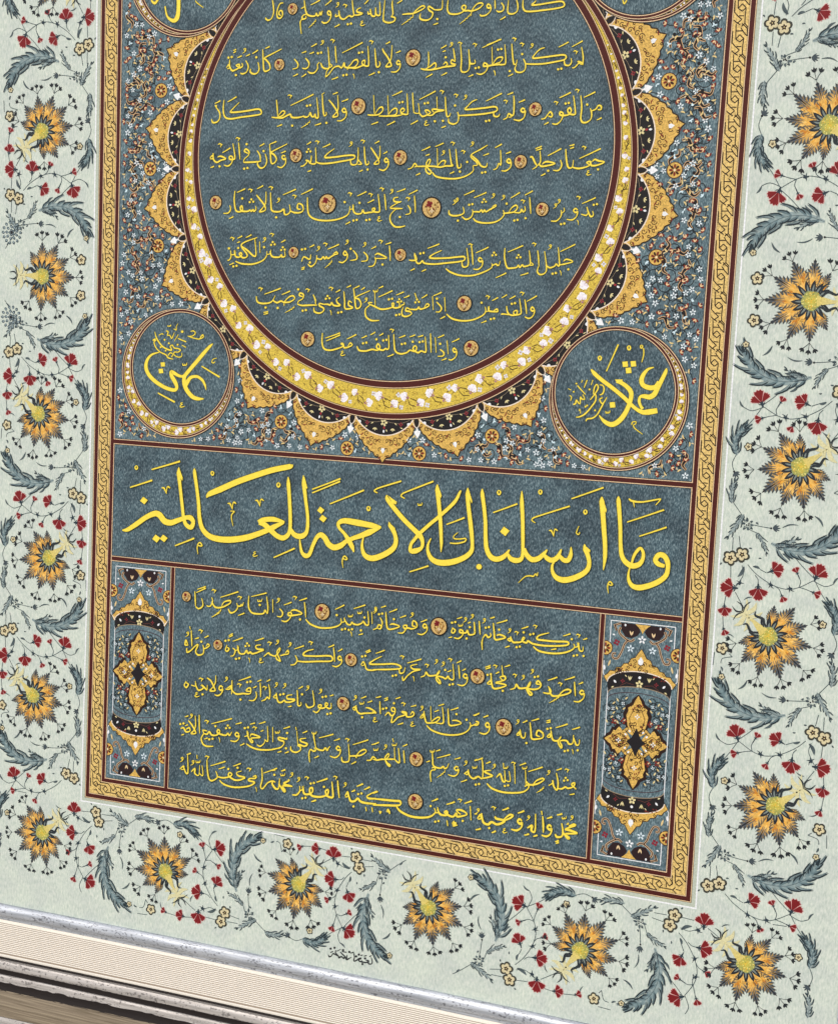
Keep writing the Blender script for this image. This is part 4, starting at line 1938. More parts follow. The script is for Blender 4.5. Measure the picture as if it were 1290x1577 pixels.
# ---- scallops round the great roundel
def polar(r, a): return (CO[0] + r * math.cos(a), CO[1] + r * math.sin(a))
STEP = 2 * PI / 22; A0 = math.radians(-90)
def lobe_outline(a, n=64):
    pts = []
    xs = [0, .10, .16, .22, .32, .45, .60, .74, .88, 1.0]; ys = [70, 62, 58.5, 57.5, 52, 47, 40, 32, 23.5, 11]
    for i in range(n + 1):
        t = -1 + 2 * i / n; s_ = abs(t)
        r = RO + float(np.interp(s_, xs, ys)) + 2.9 * abs(math.sin((s_ - .12) * PI * 5.7)) * (1 if .12 < s_ < .97 else 0)
        pts.append(polar(r, a + t * STEP * 0.475))
    return pts
def arch_pts(a, h, half, n=18):
    out = []
    for i in range(n + 1):
        t = -1 + 2 * i / n
        out.append(polar(RO - 2 + 2 + h * max(0, 1 - t * t) ** .85, a + t * half))
    return out
for k in range(22):
    a = A0 + k * STEP
    cpt = polar(440, a)
    if cpt[1] > TOP + 40 or (in_round(polar(425, a), -30) and in_round(polar(455, a), -30) and in_round(polar(400, a + STEP * .3), -12) and in_round(polar(400, a - STEP * .3), -12)): continue
    o = lobe_outline(a)
    m = MB(); m.poly(o + [polar(384, a + STEP * .5 * t) for t in (1, .5, 0, -.5, -1)], C['gold']); g = m.build('scalloped_lobe', m_gold, z=1.5)
    m = MB(); m.ribbon(o, [1.9] * len(o), lin('33261a'), .05)
    # engraved scrolls on the gold
    rr = random.Random(k)
    for sg in (-1, 1):
        for (t, r, cr, tn) in ((.22, 422, 5, 1.2), (.5, 411, 4.5, 1.1), (.72, 403, 4.0, 1.1), (.08, 434, 3.6, .9), (.34, 418, 4.4, 1.1), (.14, 445, 2.8, 1), (.42, 425, 3.2, 1.1), (.58, 420, 2.8, 1), (.85, 398, 3.0, 1), (.64, 405, 3, 1.), (.1, 420, 3.2, 1.1)):
            curl(m, polar(r, a + sg * t * STEP * .5), cr, a + rr.uniform(-.6, .6), tn, 1.15, lin('38200e'), 0.1, sg)
        for (t, r) in ((.14, 418), (.3, 425), (.42, 416), (.6, 410), (.83, 398), (.05, 445), (.55, 403)):
            p = polar(r, a + sg * t * STEP * .5); q = polar(r + rr.uniform(2, 5), a + sg * (t + .1) * STEP * .5)
            leaf(m, p, q, 2.0, lin('6c3a18') if rr.random() < .6 else C['redrust'], 0.16, .2)
    m.build('gold_engraving', m_ink, parent=g, z=1.75, uniq=False)
    # white heart near the tip
    m = MB(); c = polar(436, a); t = (-math.sin(a), math.cos(a)); d = (math.cos(a), math.sin(a))
    m.poly([(c[0] + d[0] * x + t[0] * y, c[1] + d[1] * x + t[1] * y) for x, y in ((5, 0), (0, 3.4), (-3.5, 2.6), (-4.4, 0.8), (-3.2, 0), (-4.4, -.8), (-3.5, -2.6), (0, -3.4))], C['white'], fan=True)
    h = m.build('white_heart', m_ink, z=2.0)
    # black arch with a white rim
    ap = arch_pts(a, 26, STEP * .46)
    m = MB(); m.poly(ap, C['black'], fan=True); b = m.build('black_arch', m_ink, z=1.95)
    m = MB(); m.ribbon(ap, [1.7] * len(ap), lin('f0e2d0')); m.build('arch_rim', m_ink, parent=b, z=2.05, uniq=False)
    m = MB()
    def pp(r, t): return polar(RO + r, a + t * STEP * .5)
    star5(m, pp(5.5, 0), 6.2, C['pale'], 0, 5, a + PI / 2, None, .5)
    m.ribbon([pp(2, -.8), pp(7, -.5), pp(5, -.2), pp(2, 0)], [.5] * 4, lin('9a8a70')); m.ribbon([pp(2, .8), pp(7, .5), pp(5, .2), pp(2, 0)], [.5] * 4, lin('9a8a70'))
    for sg in (-1, 1):
        c = pp(14.5, sg * .27)
        for j in (-.9, 0, .9):
            e = (c[0] + 5 * math.cos(a + j), c[1] + 5 * math.sin(a + j)); leaf(m, c, e, 2.0, C['pale'], .03, 0)
        star5(m, pp(8, sg * .52), 3.6, lin('8c2c34'), .02, 4, a, None, .6)
        leaf(m, pp(13, sg * .5), pp(15, sg * .58), 1.6, C['pale'], .05); leaf(m, pp(6, sg * .33), pp(9, sg * .4), 1.5, C['pale'], .05)
        c = pp(6.5, sg * .76); leaf(m, c, pp(10, sg * .72), 3.2, C['white'], .05); leaf(m, pp(7, sg * .72), pp(7.4, sg * .82), 2.4, C['white'], .08)
    leaf(m, pp(11.5, 0), pp(16, 0.02), 3.4, lin('9c3038'), .04); leaf(m, pp(17, 0), pp(22, 0), 3.2, C['white'], .08); leaf(m, pp(16, .07), pp(20, .1), 1.6, C['pale'], .08)
    m.build('arch_blossoms', m_ink, parent=b, z=2.1, uniq=False)
for k in range(22):
    a = A0 + (k + .5) * STEP
    p = polar(398, a)
    if p[1] > TOP or in_round(p, -2): continue
    def Q(l): return [(CO[0] + (386 + x) * math.cos(a) - y * math.sin(a), CO[1] + (386 + x) * math.sin(a) + y * math.cos(a)) for x, y in l]
    m = MB(); m.poly(Q([(0, -2.5), (4, -4.5), (9, -3.6), (15, 0), (9, 3.6), (4, 4.5), (0, 2.5)]), C['black']); b = m.build('black_bud', m_ink, z=2.3)
    m = MB(); m.ribbon(Q([(0, -5.5), (5, -6), (11, -4), (16, 0)]), [1.2] * 4, lin('f0e2d0')); m.ribbon(Q([(0, 5.5), (5, 6), (11, 4), (16, 0)]), [1.2] * 4, lin('f0e2d0'), .05); m.build('arch_rim', m_ink, parent=b, z=2.35, uniq=False)
    m = MB(); m.poly(Q([(13, 0), (19, -2), (20, -6), (24, -4.5), (31, 0), (24, 4.5), (20, 6), (19, 2)]), lin('f2f6f8')); m.build('white_finial', m_ink, z=2.35)
# ---- eight petalled rosettes of the ornament ground
def rosette8(c, r, rot_=0, half=None):
    m = MB(); m.disc(c, r, C['gold'], n=24)
    if half: m.v = [(max(x, half[0]) if half[1] > 0 else min(x, half[0]), y, z) for x, y, z in m.v]
    g = m.build('rosette', m_gold, z=1.5)
    m = MB(); m.ring(c, r - .6, r + .6, lin('4a2418'), n=24)
    for i in range(8):
        aa = rot_ + i * PI / 4
        p = (c[0] + r * .45 * math.cos(aa), c[1] + r * .45 * math.sin(aa))
        m.poly([(c[0] + r * x * math.cos(aa) - r * y * math.sin(aa), c[1] + r * x * math.sin(aa) + r * y * math.cos(aa)) for x, y in ((.12, 0), (.4, .15), (.68, .12), (.74, 0), (.68, -.12), (.4, -.15))], C['redrust'] if i % 2 == 0 else lin('3a1c14'), .04 + .02 * (i % 2), fan=True)
    m.disc(c, r * .16, lin('f0dcb0'), .1, 8)
    if half: m.v = [(max(x, half[0]) if half[1] > 0 else min(x, half[0]), y, z) for x, y, z in m.v]
    m.build('rosette_petals', m_ink, parent=g, z=1.7, uniq=False)
for k in range(22):
    a = A0 + (k + .5) * STEP; p = polar(441, a)
    if p[1] < TOP and not in_round(p, 6) and 12 < p[0] < 988: rosette8(p, 11.5, a)
# ---- scrolling ornament of the blue ground (mirror symmetric)
def free(p, pad=0):
    if not (7 + pad < p[0] < 500 and 600 + pad < p[1] < TOP - 4): return False
    if in_round(p, 5 + pad): return False
    dx, dy = p[0] - CO[0], p[1] - CO[1]; r = math.hypot(dx, dy); an = math.atan2(dy, dx)
    t = ((an - A0) / STEP + .5) % 1 * 2 - 1
    lim = 396 + 62 * (1 - abs(t)) ** 1.05 + (24 if abs(t) > .9 else 6)
    return r > lim + pad
def mir(p, s_): return p if s_ > 0 else (1000 - p[0], p[1])
rs = random.Random(11)
pts = []
for _ in range(60000):
    p = (rs.uniform(0, 500), rs.uniform(596, TOP)); d0 = 9.4
    if free(p, 1.5) and all(math.hypot(p[0] - q[0], p[1] - q[1]) > d0 for q in pts): pts.append(p)
ros = [polar(441, A0 + (k + .5) * STEP) for k in range(22)]
pts = [p for p in pts if all(math.hypot(p[0] - q[0], p[1] - q[1]) > 15 for q in ros)]
for s_ in (1, -1):
    st = MB(); cl = MB(); rs2 = random.Random(5)
    # winding stems
    for (x, y, r, a0, tn, sg) in [(30, 620, 18, 0, 1.5, 1), (66, 600, 10, 2, 1.2, -1)]: pass
    for i, p in enumerate(pts):
        if i % 2 == 0:
            a0 = rs2.uniform(0, 6.28); r = rs2.uniform(7, 17); sg = rs2.choice((-1, 1)); tn = rs2.uniform(.6, 1.5)
            q = []; ws = []
            for j in range(22):
                t = j / 21; aa = a0 + sg * tn * 2 * PI * t; rr = r * (1 - .72 * t)
                q.append((p[0] + rr * math.cos(aa), p[1] + rr * math.sin(aa)))
            if all(free(z_, -2) for z_ in q[::3]): st.ribbon([mir(z_, s_) for z_ in q], [1.25] * 22, lin('1c2226'), .01 * (i % 6), .004)
        # connect to neighbours
        near = sorted(pts, key=lambda q: math.hypot(p[0] - q[0], p[1] - q[1]))[1:4]
        q = near[rs2.randrange(3)]
        if math.hypot(p[0] - q[0], p[1] - q[1]) < 22:
            mx, my = (p[0] + q[0]) / 2 + rs2.uniform(-4, 4), (p[1] + q[1]) / 2 + rs2.uniform(-4, 4)
            if free((mx, my), -2):
                c_, w_ = crom([mir(p, s_), mir((mx, my), s_), mir(q, s_)], [1.2, 1.2, 1.2], 4); st.ribbon(c_, w_, lin('20282c'), .08 + .008 * (i % 6))
        if i % 4 == 3:     # black cloud stroke edged in gold
            a0 = rs2.uniform(0, 6.28); c1 = [(p[0] + x * math.cos(a0) - y * math.sin(a0), p[1] + x * math.sin(a0) + y * math.cos(a0)) for x, y in ((-15, 2), (-8, -4), (-1, 0), (5, 6), (13, 3))]
            if all(free(z_, 0) for z_ in c1):
                cc, ww = crom([mir(z_, s_) for z_ in c1], [1, 2.6, 4.2, 2.8, .8], 5)
                cl.ribbon(cc, [x + 1.8 for x in ww], lin('d8b080'), .02 * (i % 3)); cl.ribbon(cc, ww, lin('181416'), .12 + .02 * (i % 3))
                cl.disc(mir((p[0] + 3, p[1] + 5), s_), 2.6, lin('181416'), .2, 8)
    st.build('scroll_stems', m_ink, z=1.0, stuff=True); cl.build('cloud_scrolls', m_ink, z=1.45, stuff=True)
    ms = {'w': MB(), 'b': MB(), 'l': MB(), 'h': MB()}
    cnt = 0
    for i, p in enumerate(pts):
        P = mir(p, s_); rr = random.Random(i); k = i % 9
        if k in (0, 4):
            f = MB(); star5(f, P, rr.uniform(4.2, 5.4), lin('e4f0f4'), 0, 5, rr.uniform(0, 6) * s_, lin('44606c'), .38); f.build('white_blossom', m_ink, z=1.7)
        elif k in (1, 5, 8):
            f = MB(); a0 = rr.uniform(0, 6.28); a0 = a0 if s_ > 0 else PI - a0
            for j in (-1.1, 0, 1.1):
                e = (P[0] + 6 * math.cos(a0 + j), P[1] + 6 * math.sin(a0 + j)); leaf(f, P, e, 3.4, C['redrust'] if j else lin('6a2028'), .01 * (j + 2))
            for j in (-.5, .5):
                e = (P[0] + 5 * math.cos(a0 + j), P[1] + 5 * math.sin(a0 + j)); leaf(f, P, e, 2.0, lin('ecc898'), .08 + .02 * j)
            f.build('red_bud', m_ink, z=1.7)
        elif k in (2, 6, 7):
            a0 = rr.uniform(0, 6.28); a0 = a0 if s_ > 0 else PI - a0
            leaf(ms['l'], (P[0] - 3 * math.cos(a0), P[1] - 3 * math.sin(a0)), (P[0] + 4 * math.cos(a0), P[1] + 4 * math.sin(a0)), 2.4, lin('e4cc8c'), .02 * (i % 4), .15)
            leaf(ms['l'], (P[0] + 3 * math.cos(a0 + 2), P[1] + 3 * math.sin(a0 + 2)), (P[0] + 7 * math.cos(a0 + 1.6), P[1] + 7 * math.sin(a0 + 1.6)), 2, lin('d8c8a0'), .02 * (i % 4), .15)
        else:
            for j in range(3):
                a0 = rr.uniform(0, 6.28); leaf(ms['l'], P, (P[0] + 4.2 * math.cos(a0), P[1] + 4.2 * math.sin(a0)), 2.2, lin('d4ecf4'), .1 + .02 * j)
    ms['l'].build('small_leaves', m_ink, z=1.7, stuff=True)
# ---- side panels
def side_panel(cx, s_):
    X = lambda x: cx + x * s_
    L, Rr = 126.4 - 122.4 - 0 , 0
    g = thing_part = None
    m = MB()
    # white inset line
    for v0, v1 in ((384 - 9, 384 - 62), (9, 62)):
        sg = 1 if v0 < v1 else -1
        m.ribbon([(X(-49.5), v1), (X(-49.5), v0), (X(49.5), v0), (X(49.5), v1)][0:2], [1.3, 1.3], C['white']); m.ribbon([(X(-49.5), v0), (X(49.5), v0)], [1.3, 1.3], C['white'], .03); m.ribbon([(X(49.5), v0), (X(49.5), v1)], [1.3, 1.3], C['white'], .06)
    for x in (-48.5, 48.5): m.ribbon([(X(x), 384 - 102), (X(x), 192), (X(x), 102)], [1.3] * 3, C['white'], .02)
    for t in (1, -1):
        for x in (-1, 1):
            yy = lambda d: 192 + t * (192 - d)
            m.ribbon([(X(x * 57), yy(72)), (X(x * 57), yy(92)), (X(x * 48.5), yy(103))], [1.2] * 3, C['white'], .1)
    m.build('white_ruling', m_ink, z=1.2)
    for t in (1, -1):
        Y = lambda d: 192 + t * (192 - d)
        def pl(l): return [(X(x), Y(y)) for x, y in l]
        # pediment
        pts = [(-51, 104), (-56, 96), (-50, 91), (-47, 86), (-40, 86), (-37, 80), (-30, 79), (-26, 73), (-19, 72), (-15, 64), (-9, 62), (-5, 55), (0, 48)]
        pts = pts + [(-x, y) for x, y in pts[-2::-1]]
        arch = [(50 * math.cos(PI - PI * i / 16), 104 - 21 * math.sin(PI * i / 16)) for i in range(17)]
        m = MB(); m.poly(pl(pts + arch[::-1]), C['gold']); m.build('gold_pediment', m_gold, z=1.4)
        m = MB(); m.ribbon(pl(pts), [1.2] * len(pts), lin('3c2c1c'))
        rr = random.Random(2)
        for j in range(22):
            x = rr.uniform(-40, 40); y = rr.uniform(60 + abs(x) * .62, 80 + abs(x) * .3)
            curl(m, pl([(x, y)])[0], rr.uniform(2, 4), rr.uniform(0, 6), 1, 1.15, lin('38200e'), .1 + .01 * (j % 5))
        for j in range(12):
            x = rr.uniform(-42, 42); y = rr.uniform(62 + abs(x) * .62, 82 + abs(x) * .3)
            leaf(m, pl([(x, y)])[0], pl([(x + 3, y + 2)])[0], 1.6, C['redrust'], .18)
        m.poly(pl([(0, 60), (-4, 66), (-3.4, 71), (0, 73), (3.4, 71), (4, 66)]), C['white'], .24); m.build('gold_engraving', m_ink, z=1.6)
        # black arch
        low = [(48 * math.cos(PI - PI * i / 16), 121 - 14 * math.sin(PI * i / 16)) for i in range(17)]
        m = MB(); m.poly(pl(arch + low[::-1]), C['black']); m.build('black_arch', m_ink, z=1.4)
        m = MB(); m.ribbon(pl(arch), [1.5] * 17, lin('f0e2d0')); m.ribbon(pl(low), [1.2] * 17, lin('9c8a70'), .03); m.build('arch_rim', m_ink, z=1.6)
        m = MB(); star5(m, pl([(0, 102)])[0], 6, C['pale'], 0, 5, PI / 2, None, .5); m.disc(pl([(0, 92)])[0], 2.2, C['white'], .05, 8)
        for x in (-1, 1):
            for j in (-3, 0, 3): leaf(m, pl([(x * 15, 98)])[0], pl([(x * 15 + j, 91)])[0], 1.6, C['pale'], .03)
            star5(m, pl([(x * 26, 100)])[0], 3.4, lin('8c2c34'), .02, 4); leaf(m, pl([(x * 36, 104)])[0], pl([(x * 40, 100)])[0], 3.2, C['white'], .05)
            leaf(m, pl([(x * 43, 112)])[0], pl([(x * 39, 110)])[0], 2, C['pale'], .05); leaf(m, pl([(x * 20, 93)])[0], pl([(x * 23, 90)])[0], 1.5, C['pale'], .05)
            m.ribbon(pl([(x * 8, 104), (x * 20, 102), (x * 30, 108)]), [.5] * 3, lin('7c4a40'))
        m.build('arch_blossoms', m_ink, z=1.75)
        low2 = [(x, y + 9) for x, y in low]
        m = MB(); m.ribbon(pl(low2), [1.0] * 17, lin('46262c')); m.build('dark_ruling', m_ink, z=1.0)
        # corner pieces
        m = MB()
        for x in (-1, 1):
            m.poly(pl([(x * 9, 11), (x * 34, 11), (x * 33, 22), (x * 26, 32), (x * 17, 33), (x * 8, 29), (x * 3, 22)]), lin('2a1a1c'), .02 * (x + 1))
        m.build('dark_corner_lobe', m_ink, z=1.2)
        m = MB()
        for x in (-1, 1):
            for (l, w_) in (([(34, 12), (42, 16), (40, 24), (44, 14)], 1.4), ([(12, 34), (18, 38), (27, 34), (36, 26), (34, 18)], 1.6), ([(22, 37), (27, 44), (30, 54), (36, 66), (43, 66), (44, 60), (39, 59)], 1.5)):
                c_, w2 = crom(pl([(x * a, b) for a, b in l]), [w_ + 1.6] * len(l), 5); m.ribbon(c_, w2, lin('d8b48c'), .02); m.ribbon(c_, [q * .45 for q in w2], lin('1c1416'), .1)
            for j in (-2.6, 2.6): leaf(m, pl([(x * 17, 29)])[0], pl([(x * 17 + j, 22)])[0], 2.2, lin('ecd0a0'), .14)
            leaf(m, pl([(x * 27, 16)])[0], pl([(x * 27, 12)])[0], 3, C['white'], .14); leaf(m, pl([(x * 46, 30)])[0], pl([(x * 42, 31)])[0], 2.6, C['white'], .14)
            star5(m, pl([(x * 39, 42)])[0], 5, lin('8c2030'), .1, 4, .4, None, .7)
            star5(m, pl([(x * 17, 49)])[0], 6, lin('dcecf4'), .1, 5, .3, None, .36); leaf(m, pl([(x * 47, 70)])[0], pl([(x * 50, 80)])[0], 3, lin('e0c890'), .1)
            leaf(m, pl([(x * 55, 86)])[0], pl([(x * 57, 78)])[0], 4, C['white'], .1)
        star5(m, pl([(0, 34)])[0], 6.5, C['white'], .1, 5, PI / 2, lin('4a5a64'), .4); m.ribbon(pl([(-4, 50), (0, 41), (4, 50)]), [1] * 3, lin('28343c'), .05)
        m.build('corner_ornament', m_ink, z=1.5)
        m = MB(); m.poly(pl([(-12, 11), (12, 11), (8, 14), (3, 19), (0, 25), (-3, 19), (-8, 14)]), C['gold']); m.build('gold_pendant', m_gold, z=1.5)
        rosette8((cx - 56, Y(52)), 11, 0, (cx - 57.3, 1)); rosette8((cx + 56, Y(52)), 11, 0, (cx + 57.3, -1))
    # central medallion
    dk = MB(); go = MB(); en = MB(); rr = random.Random(4)
    for q in range(4):
        aa = q * PI / 2; vert = q % 2 == 1
        Lh = 72 if vert else 49
        base = [(6, 0), (11, 8), (15, 14), (20, 12), (24, 19 if not vert else 14), (Lh * .56, 21 if not vert else 17), (Lh * .66, 14), (Lh * .72, 15), (Lh * .80, 7), (Lh * .88, 5), (Lh, 0)]
        o = base + [(x, -y) for x, y in base[-2:0:-1]]
        tf = lambda l, s=1.0: [(cx + x * math.cos(aa) - y * s * math.sin(aa), 192 + x * math.sin(aa) + y * s * math.cos(aa)) for x, y in l]
        dk.poly(tf([(x * 1.0 + (2.5 if i else 0), y * 1.15 + (3 if y > 0 else -3 if y < 0 else 0)) for i, (x, y) in enumerate(o)]), lin('2a1814'), .02 * q)
        go.poly(tf(o), C['gold'], .02 * q)
        en.ribbon(tf([(8, 0), (20, 8), (Lh * .5, 12), (Lh * .7, 6), (Lh * .8, 0), (Lh * .7, -6), (Lh * .5, -12), (20, -8), (8, 0)]), [1] * 9, lin('4c2c16'), .02)
        for j in range(20):
            x = rr.uniform(14, Lh * .8); y = rr.uniform(-11, 11); curl(en, tf([(x, y)])[0], rr.uniform(2, 4), rr.uniform(0, 6), 1, 1.15, lin('38200e'), .06)
        for j in range(7):
            x = rr.uniform(12, Lh * .85); y = rr.uniform(-8, 8); leaf(en, tf([(x, y)])[0], tf([(x + 3, y + 1)])[0], 2, C['redrust'], .12)
        star5(en, tf([(Lh * .55, 0)])[0], 4, C['white'], .16, 4)
        for sg in (-1, 1): leaf(go, tf([(18, sg * 16)])[0], tf([(13, sg * 21)])[0], 4, C['gold'], .1); leaf(en, tf([(15, sg * 9)])[0], tf([(18, sg * 12)])[0], 3, C['white'], .18)
    dk.build('medallion_edge', m_ink, z=1.2); go.build('gold_medallion', m_gold, z=1.4); en.build('gold_engraving', m_ink, z=1.6)
    m = MB(); m.poly([(cx, 192 + 22), (cx - 7, 199), (cx - 15, 192), (cx - 7, 185), (cx, 170), (cx + 7, 185), (cx + 15, 192), (cx + 7, 199)], lin('1c1a1e'))
    m.build('black_lozenge', m_ink, z=1.8)
    # sprigs on the ground
    st = MB(); fl = MB()
    k = 0
    for _ in range(900):
        x, y = rr.uniform(2, 46), rr.uniform(2, 66)
        inside = (x < 20 and y < 70) or (y < 24 and x < 50) or (x + y < 40) or ((x / 48) ** 2 * 15 + y > 70)
        if inside: continue
        if any(math.hypot(x - a, y - b) < 6.8 for a, b in [z_ for z_ in getattr(side_panel, 'pp', [])]): continue
        side_panel.pp = getattr(side_panel, 'pp', []) + [(x, y)]
        for sx in (-1, 1):
            for sy in (-1, 1):
                P = (cx + sx * x, 192 + sy * y); k2 = int(x * 7 + y * 3) % 5
                curl(st, P, 8, k2 + x, 1.2, 1.25, lin('171d20'), .01 * (k % 5), sx); k += 1
                if k2 == 0: star5(fl, P, 5, C['redrust'], .03, 4, x, None, .6); leaf(fl, P, (P[0] + 3, P[1] + 3), 2, lin('ecc898'), .1)
                elif k2 == 1: leaf(fl, P, (P[0] + sx * 3, P[1] + 5), 2.4, lin('e4d49c'), .05)
                elif k2 == 2: star5(fl, P, 3.0, lin('e4f0f4'), .03, 4, x)
                else: leaf(fl, P, (P[0] - sx * 4, P[1] + 4), 2.2, lin('e4cc8c'), .05)
    side_panel.pp = []
    st.build('scroll_stems', m_ink, z=1.0); fl.build('small_blossoms', m_ink, z=1.9)
side_panel(59.5, 1); side_panel(940.5, -1)
# ------------------------------------------------------------------ flowered border
def feather(name, spine, w, parent=None, z=1.2, nl=11, base=lin('6c8a94'), dark=lin('253339'), tipc=lin('56696e'), curlb=True):
    w *= 1.2
    sp, _ = crom(spine, [1] * len(spine), 8); n = len(sp)
    m = MB(); pale = mixc(base, lin('c4d2cc'), .42); rr = random.Random(int(sp[0][0] * 3))
    m.ribbon(sp, [w * (.08 + .30 * math.sin(PI * min(1, (i / (n - 1)) * .95 + .04)) ** 1.1) for i in range(n)], pale, 0, .01, base)
    for j in range(nl):
        t = .08 + .86 * j / (nl - 1); i = int(t * (n - 1)); i = min(max(i, 1), n - 2)
        d = (Vector(sp[i + 1]) - Vector(sp[i - 1])).normalized(); nn = Vector((-d.y, d.x))
        pr = math.sin(PI * min(1, t * .80 + .18)) ** .9
        for sg in (-1, 1):
            big = (j + (sg > 0)) % 3 == 0
            L = w * (.24 + .34 * pr) * (1.25 if big else .8) * rr.uniform(.9, 1.1)
            s0 = Vector(sp[i]); a = (.75 if big else .60) if t < .85 else .35
            dr = (d * math.cos(a) + nn * sg * math.sin(a))
            e = s0 + dr * L + d * L * .50
            mid = s0 + dr * L * .55 + nn * sg * L * .10
            c_, w_ = crom([tuple(s0), tuple(mid), tuple(e)], [w * .08, w * .17, .3], 3)
            m.ribbon(c_, w_, pale if big else base, .05 + .008 * (j % 5), 0, tipc)
            # dark toothed outer edge
            off = nn * sg * w * .055
            c2 = [tuple(Vector(q) + off * (.3 + k_ / len(c_))) for k_, q in enumerate(c_)]
            m.ribbon(c2[1:], [.25] + [w * .05 + .45] * (len(c2) - 3) + [.3], dark, .11 + .008 * (j % 5), 0)
            if big: m.ribbon([tuple(s0 + dr * L * .2), tuple(s0 + dr * L * .8 + d * L * .2)], [.35, .6], lin('39484f'), .17)
    e = Vector(sp[-1]); d = (Vector(sp[-1]) - Vector(sp[-3])).normalized()
    m.ribbon([tuple(e - d * w * .2), tuple(e), tuple(e + d * w * .22)], [w * .16, w * .12, .2], dark, .2)
    m.ribbon(sp[:int(n * .7)], [.7] * int(n * .7), lin('4c5c62'), .22)
    return m.build(name, m_ink, parent=parent, z=z)
def carnation(b, h, r, z=1.3):
    b, h = Vector(b), Vector(h); d = (h - b).normalized(); nn = Vector((-d.y, d.x)); o = h - d * r * .55
    m = MB(); hm = MB()
    def fanp(a0, a1, R, k):
        out = [tuple(o)]
        nz = 7
        for i in range(nz + 1):
            a = a0 + (a1 - a0) * i / nz; rr = R * (1 - (.10 if i % 2 else 0)) * (1 - .10 * (2 * i / nz - 1) ** 4)
            out.append(tuple(o + d * rr * math.cos(a) + nn * rr * math.sin(a)))
        return out
    big = r > 9
    parts = [(-.42, .42, 1.55), (.50, 1.22, 1.30), (-1.22, -.50, 1.30)] if big else [(-.75, -.06, 1.35), (.06, .75, 1.35)]
    for i, (a0, a1, R) in enumerate(parts):
        p = fanp(a0, a1, R * r, i); m.poly(p, C['red'], .05 + .02 * i)
        c = sum((Vector(q) for q in p), Vector((0, 0))) / len(p)
        hm.poly([tuple(c + (Vector(q) - c) * (1 + 1.0 / max(2, (Vector(q) - c).length))) for q in p], C['redline'], .01 * i)
    f = m.build('carnation', m_ink, z=z)
    hm.build('petal_edge', m_ink, parent=f, z=z - .2, uniq=False)
    m = MB(); q = o + d * r * .25
    m.poly([tuple(q - nn * r * .22), tuple(o - d * r * .5 - nn * r * .08), tuple(o - d * r * .5 + nn * r * .08), tuple(q + nn * r * .22), tuple(q - d * r * .15)], C['dkteal'])
    for sg in (-1, 1): m.ribbon([tuple(o - d * r * .2), tuple(o + nn * sg * r * .3 - d * r * .1), tuple(o + nn * sg * r * .42 + d * r * .12)], [r * .12, r * .1, .2], C['dkteal'], .02)
    m.ribbon([tuple(b), tuple(o - d * r * .3)], [1.3, 1.6], C['dkteal'], .04)
    m.build('calyx', m_ink, parent=f, z=z + .15, uniq=False)
def cream_flower(c, r, z=1.4, rot_=.3):
    m = MB()
    for i in range(5):
        a = rot_ + i * 2 * PI / 5; p = (c[0] + r * .66 * math.cos(a), c[1] + r * .66 * math.sin(a))
        m.disc(p, r * .50, C['creamr'], .012 * i, 10)
        q = (c[0] + r * .52 * math.cos(a), c[1] + r * .52 * math.sin(a)); m.disc(q, r * .33, C['creamf'], .07 + .01 * i, 10)
    m.disc(c, r * .38, C['creamf'], .125, 10)
    for i in range(5):
        a = rot_ + i * 2 * PI / 5; leaf(m, c, (c[0] + r * .42 * math.cos(a), c[1] + r * .42 * math.sin(a)), r * .26, lin('3a2c20'), .14 + .006 * i)
    m.disc(c, r * .09, lin('d8c890'), .18, 6)
    m.build('cream_flower', m_ink, z=z)
def cluster(c, r, z=1.4, sd=0):
    m = MB(); rr = random.Random(sd)
    for i in range(8):
        a = i * PI / 4 + rr.uniform(-.2, .2); q = (c[0] + r * .35 * math.cos(a), c[1] + r * .35 * math.sin(a)); e = (c[0] + r * rr.uniform(.85, 1.1) * math.cos(a), c[1] + r * rr.uniform(.85, 1.1) * math.sin(a))
        leaf(m, q, e, r * .34, lin('3c4a50') if i % 3 else lin('57666a'), .015 * i)
        if i % 2: leaf(m, q, ((q[0] + e[0]) / 2, (q[1] + e[1]) / 2), r * .16, lin('a8b4ac'), .14)
    for i in range(3):
        a = rr.uniform(0, 6.28); m.disc((c[0] + r * .2 * math.cos(a), c[1] + r * .2 * math.sin(a)), r * .12, C['dark'], .16 + .02 * i, 7)
    m.build('dark_blossom', m_ink, z=z)
def dense(c, r, z=1.4):
    m = MB()
    for ring_, (n, R, s_) in enumerate(((14, .95, .30), (9, .62, .30), (5, .3, .3))):
        for i in range(n):
            a = i * 2 * PI / n + ring_ * .3; q = (c[0] + r * (R - .28) * math.cos(a), c[1] + r * (R - .28) * math.sin(a)); e = (c[0] + r * R * math.cos(a), c[1] + r * R * math.sin(a))
            leaf(m, q, e, r * s_ * .75, lin('44545c'), .05 * ring_ + .006 * (i % 3)); leaf(m, q, (e[0] * .7 + q[0] * .3, e[1] * .7 + q[1] * .3), r * s_ * .4, lin('8ea0a4'), .17 + .05 * ring_)
    m.disc(c, r * .14, C['dark'], .4, 8); m.build('many_petalled_blossom', m_ink, z=z)
def claw(c, d, s_=6, z=1.35):
    d = Vector(d).normalized(); n_ = Vector((-d.y, d.x)); c = Vector(c); m = MB()
    for a, L in ((0, 1.0), (1, .95), (-1, .95), (2.4, .7)):
        e = c + (d * math.cos(a * .9) + n_ * math.sin(a * .9)) * s_ * L; mid = c + (d * math.cos(a * .4) + n_ * math.sin(a * .4)) * s_ * L * .55
        m.ribbon([tuple(c), tuple(mid), tuple(e)], [1.6, 2.0, .3], C['dkteal'], .02 * a + .06)
    m.build('calyx_claw', m_ink, z=z)
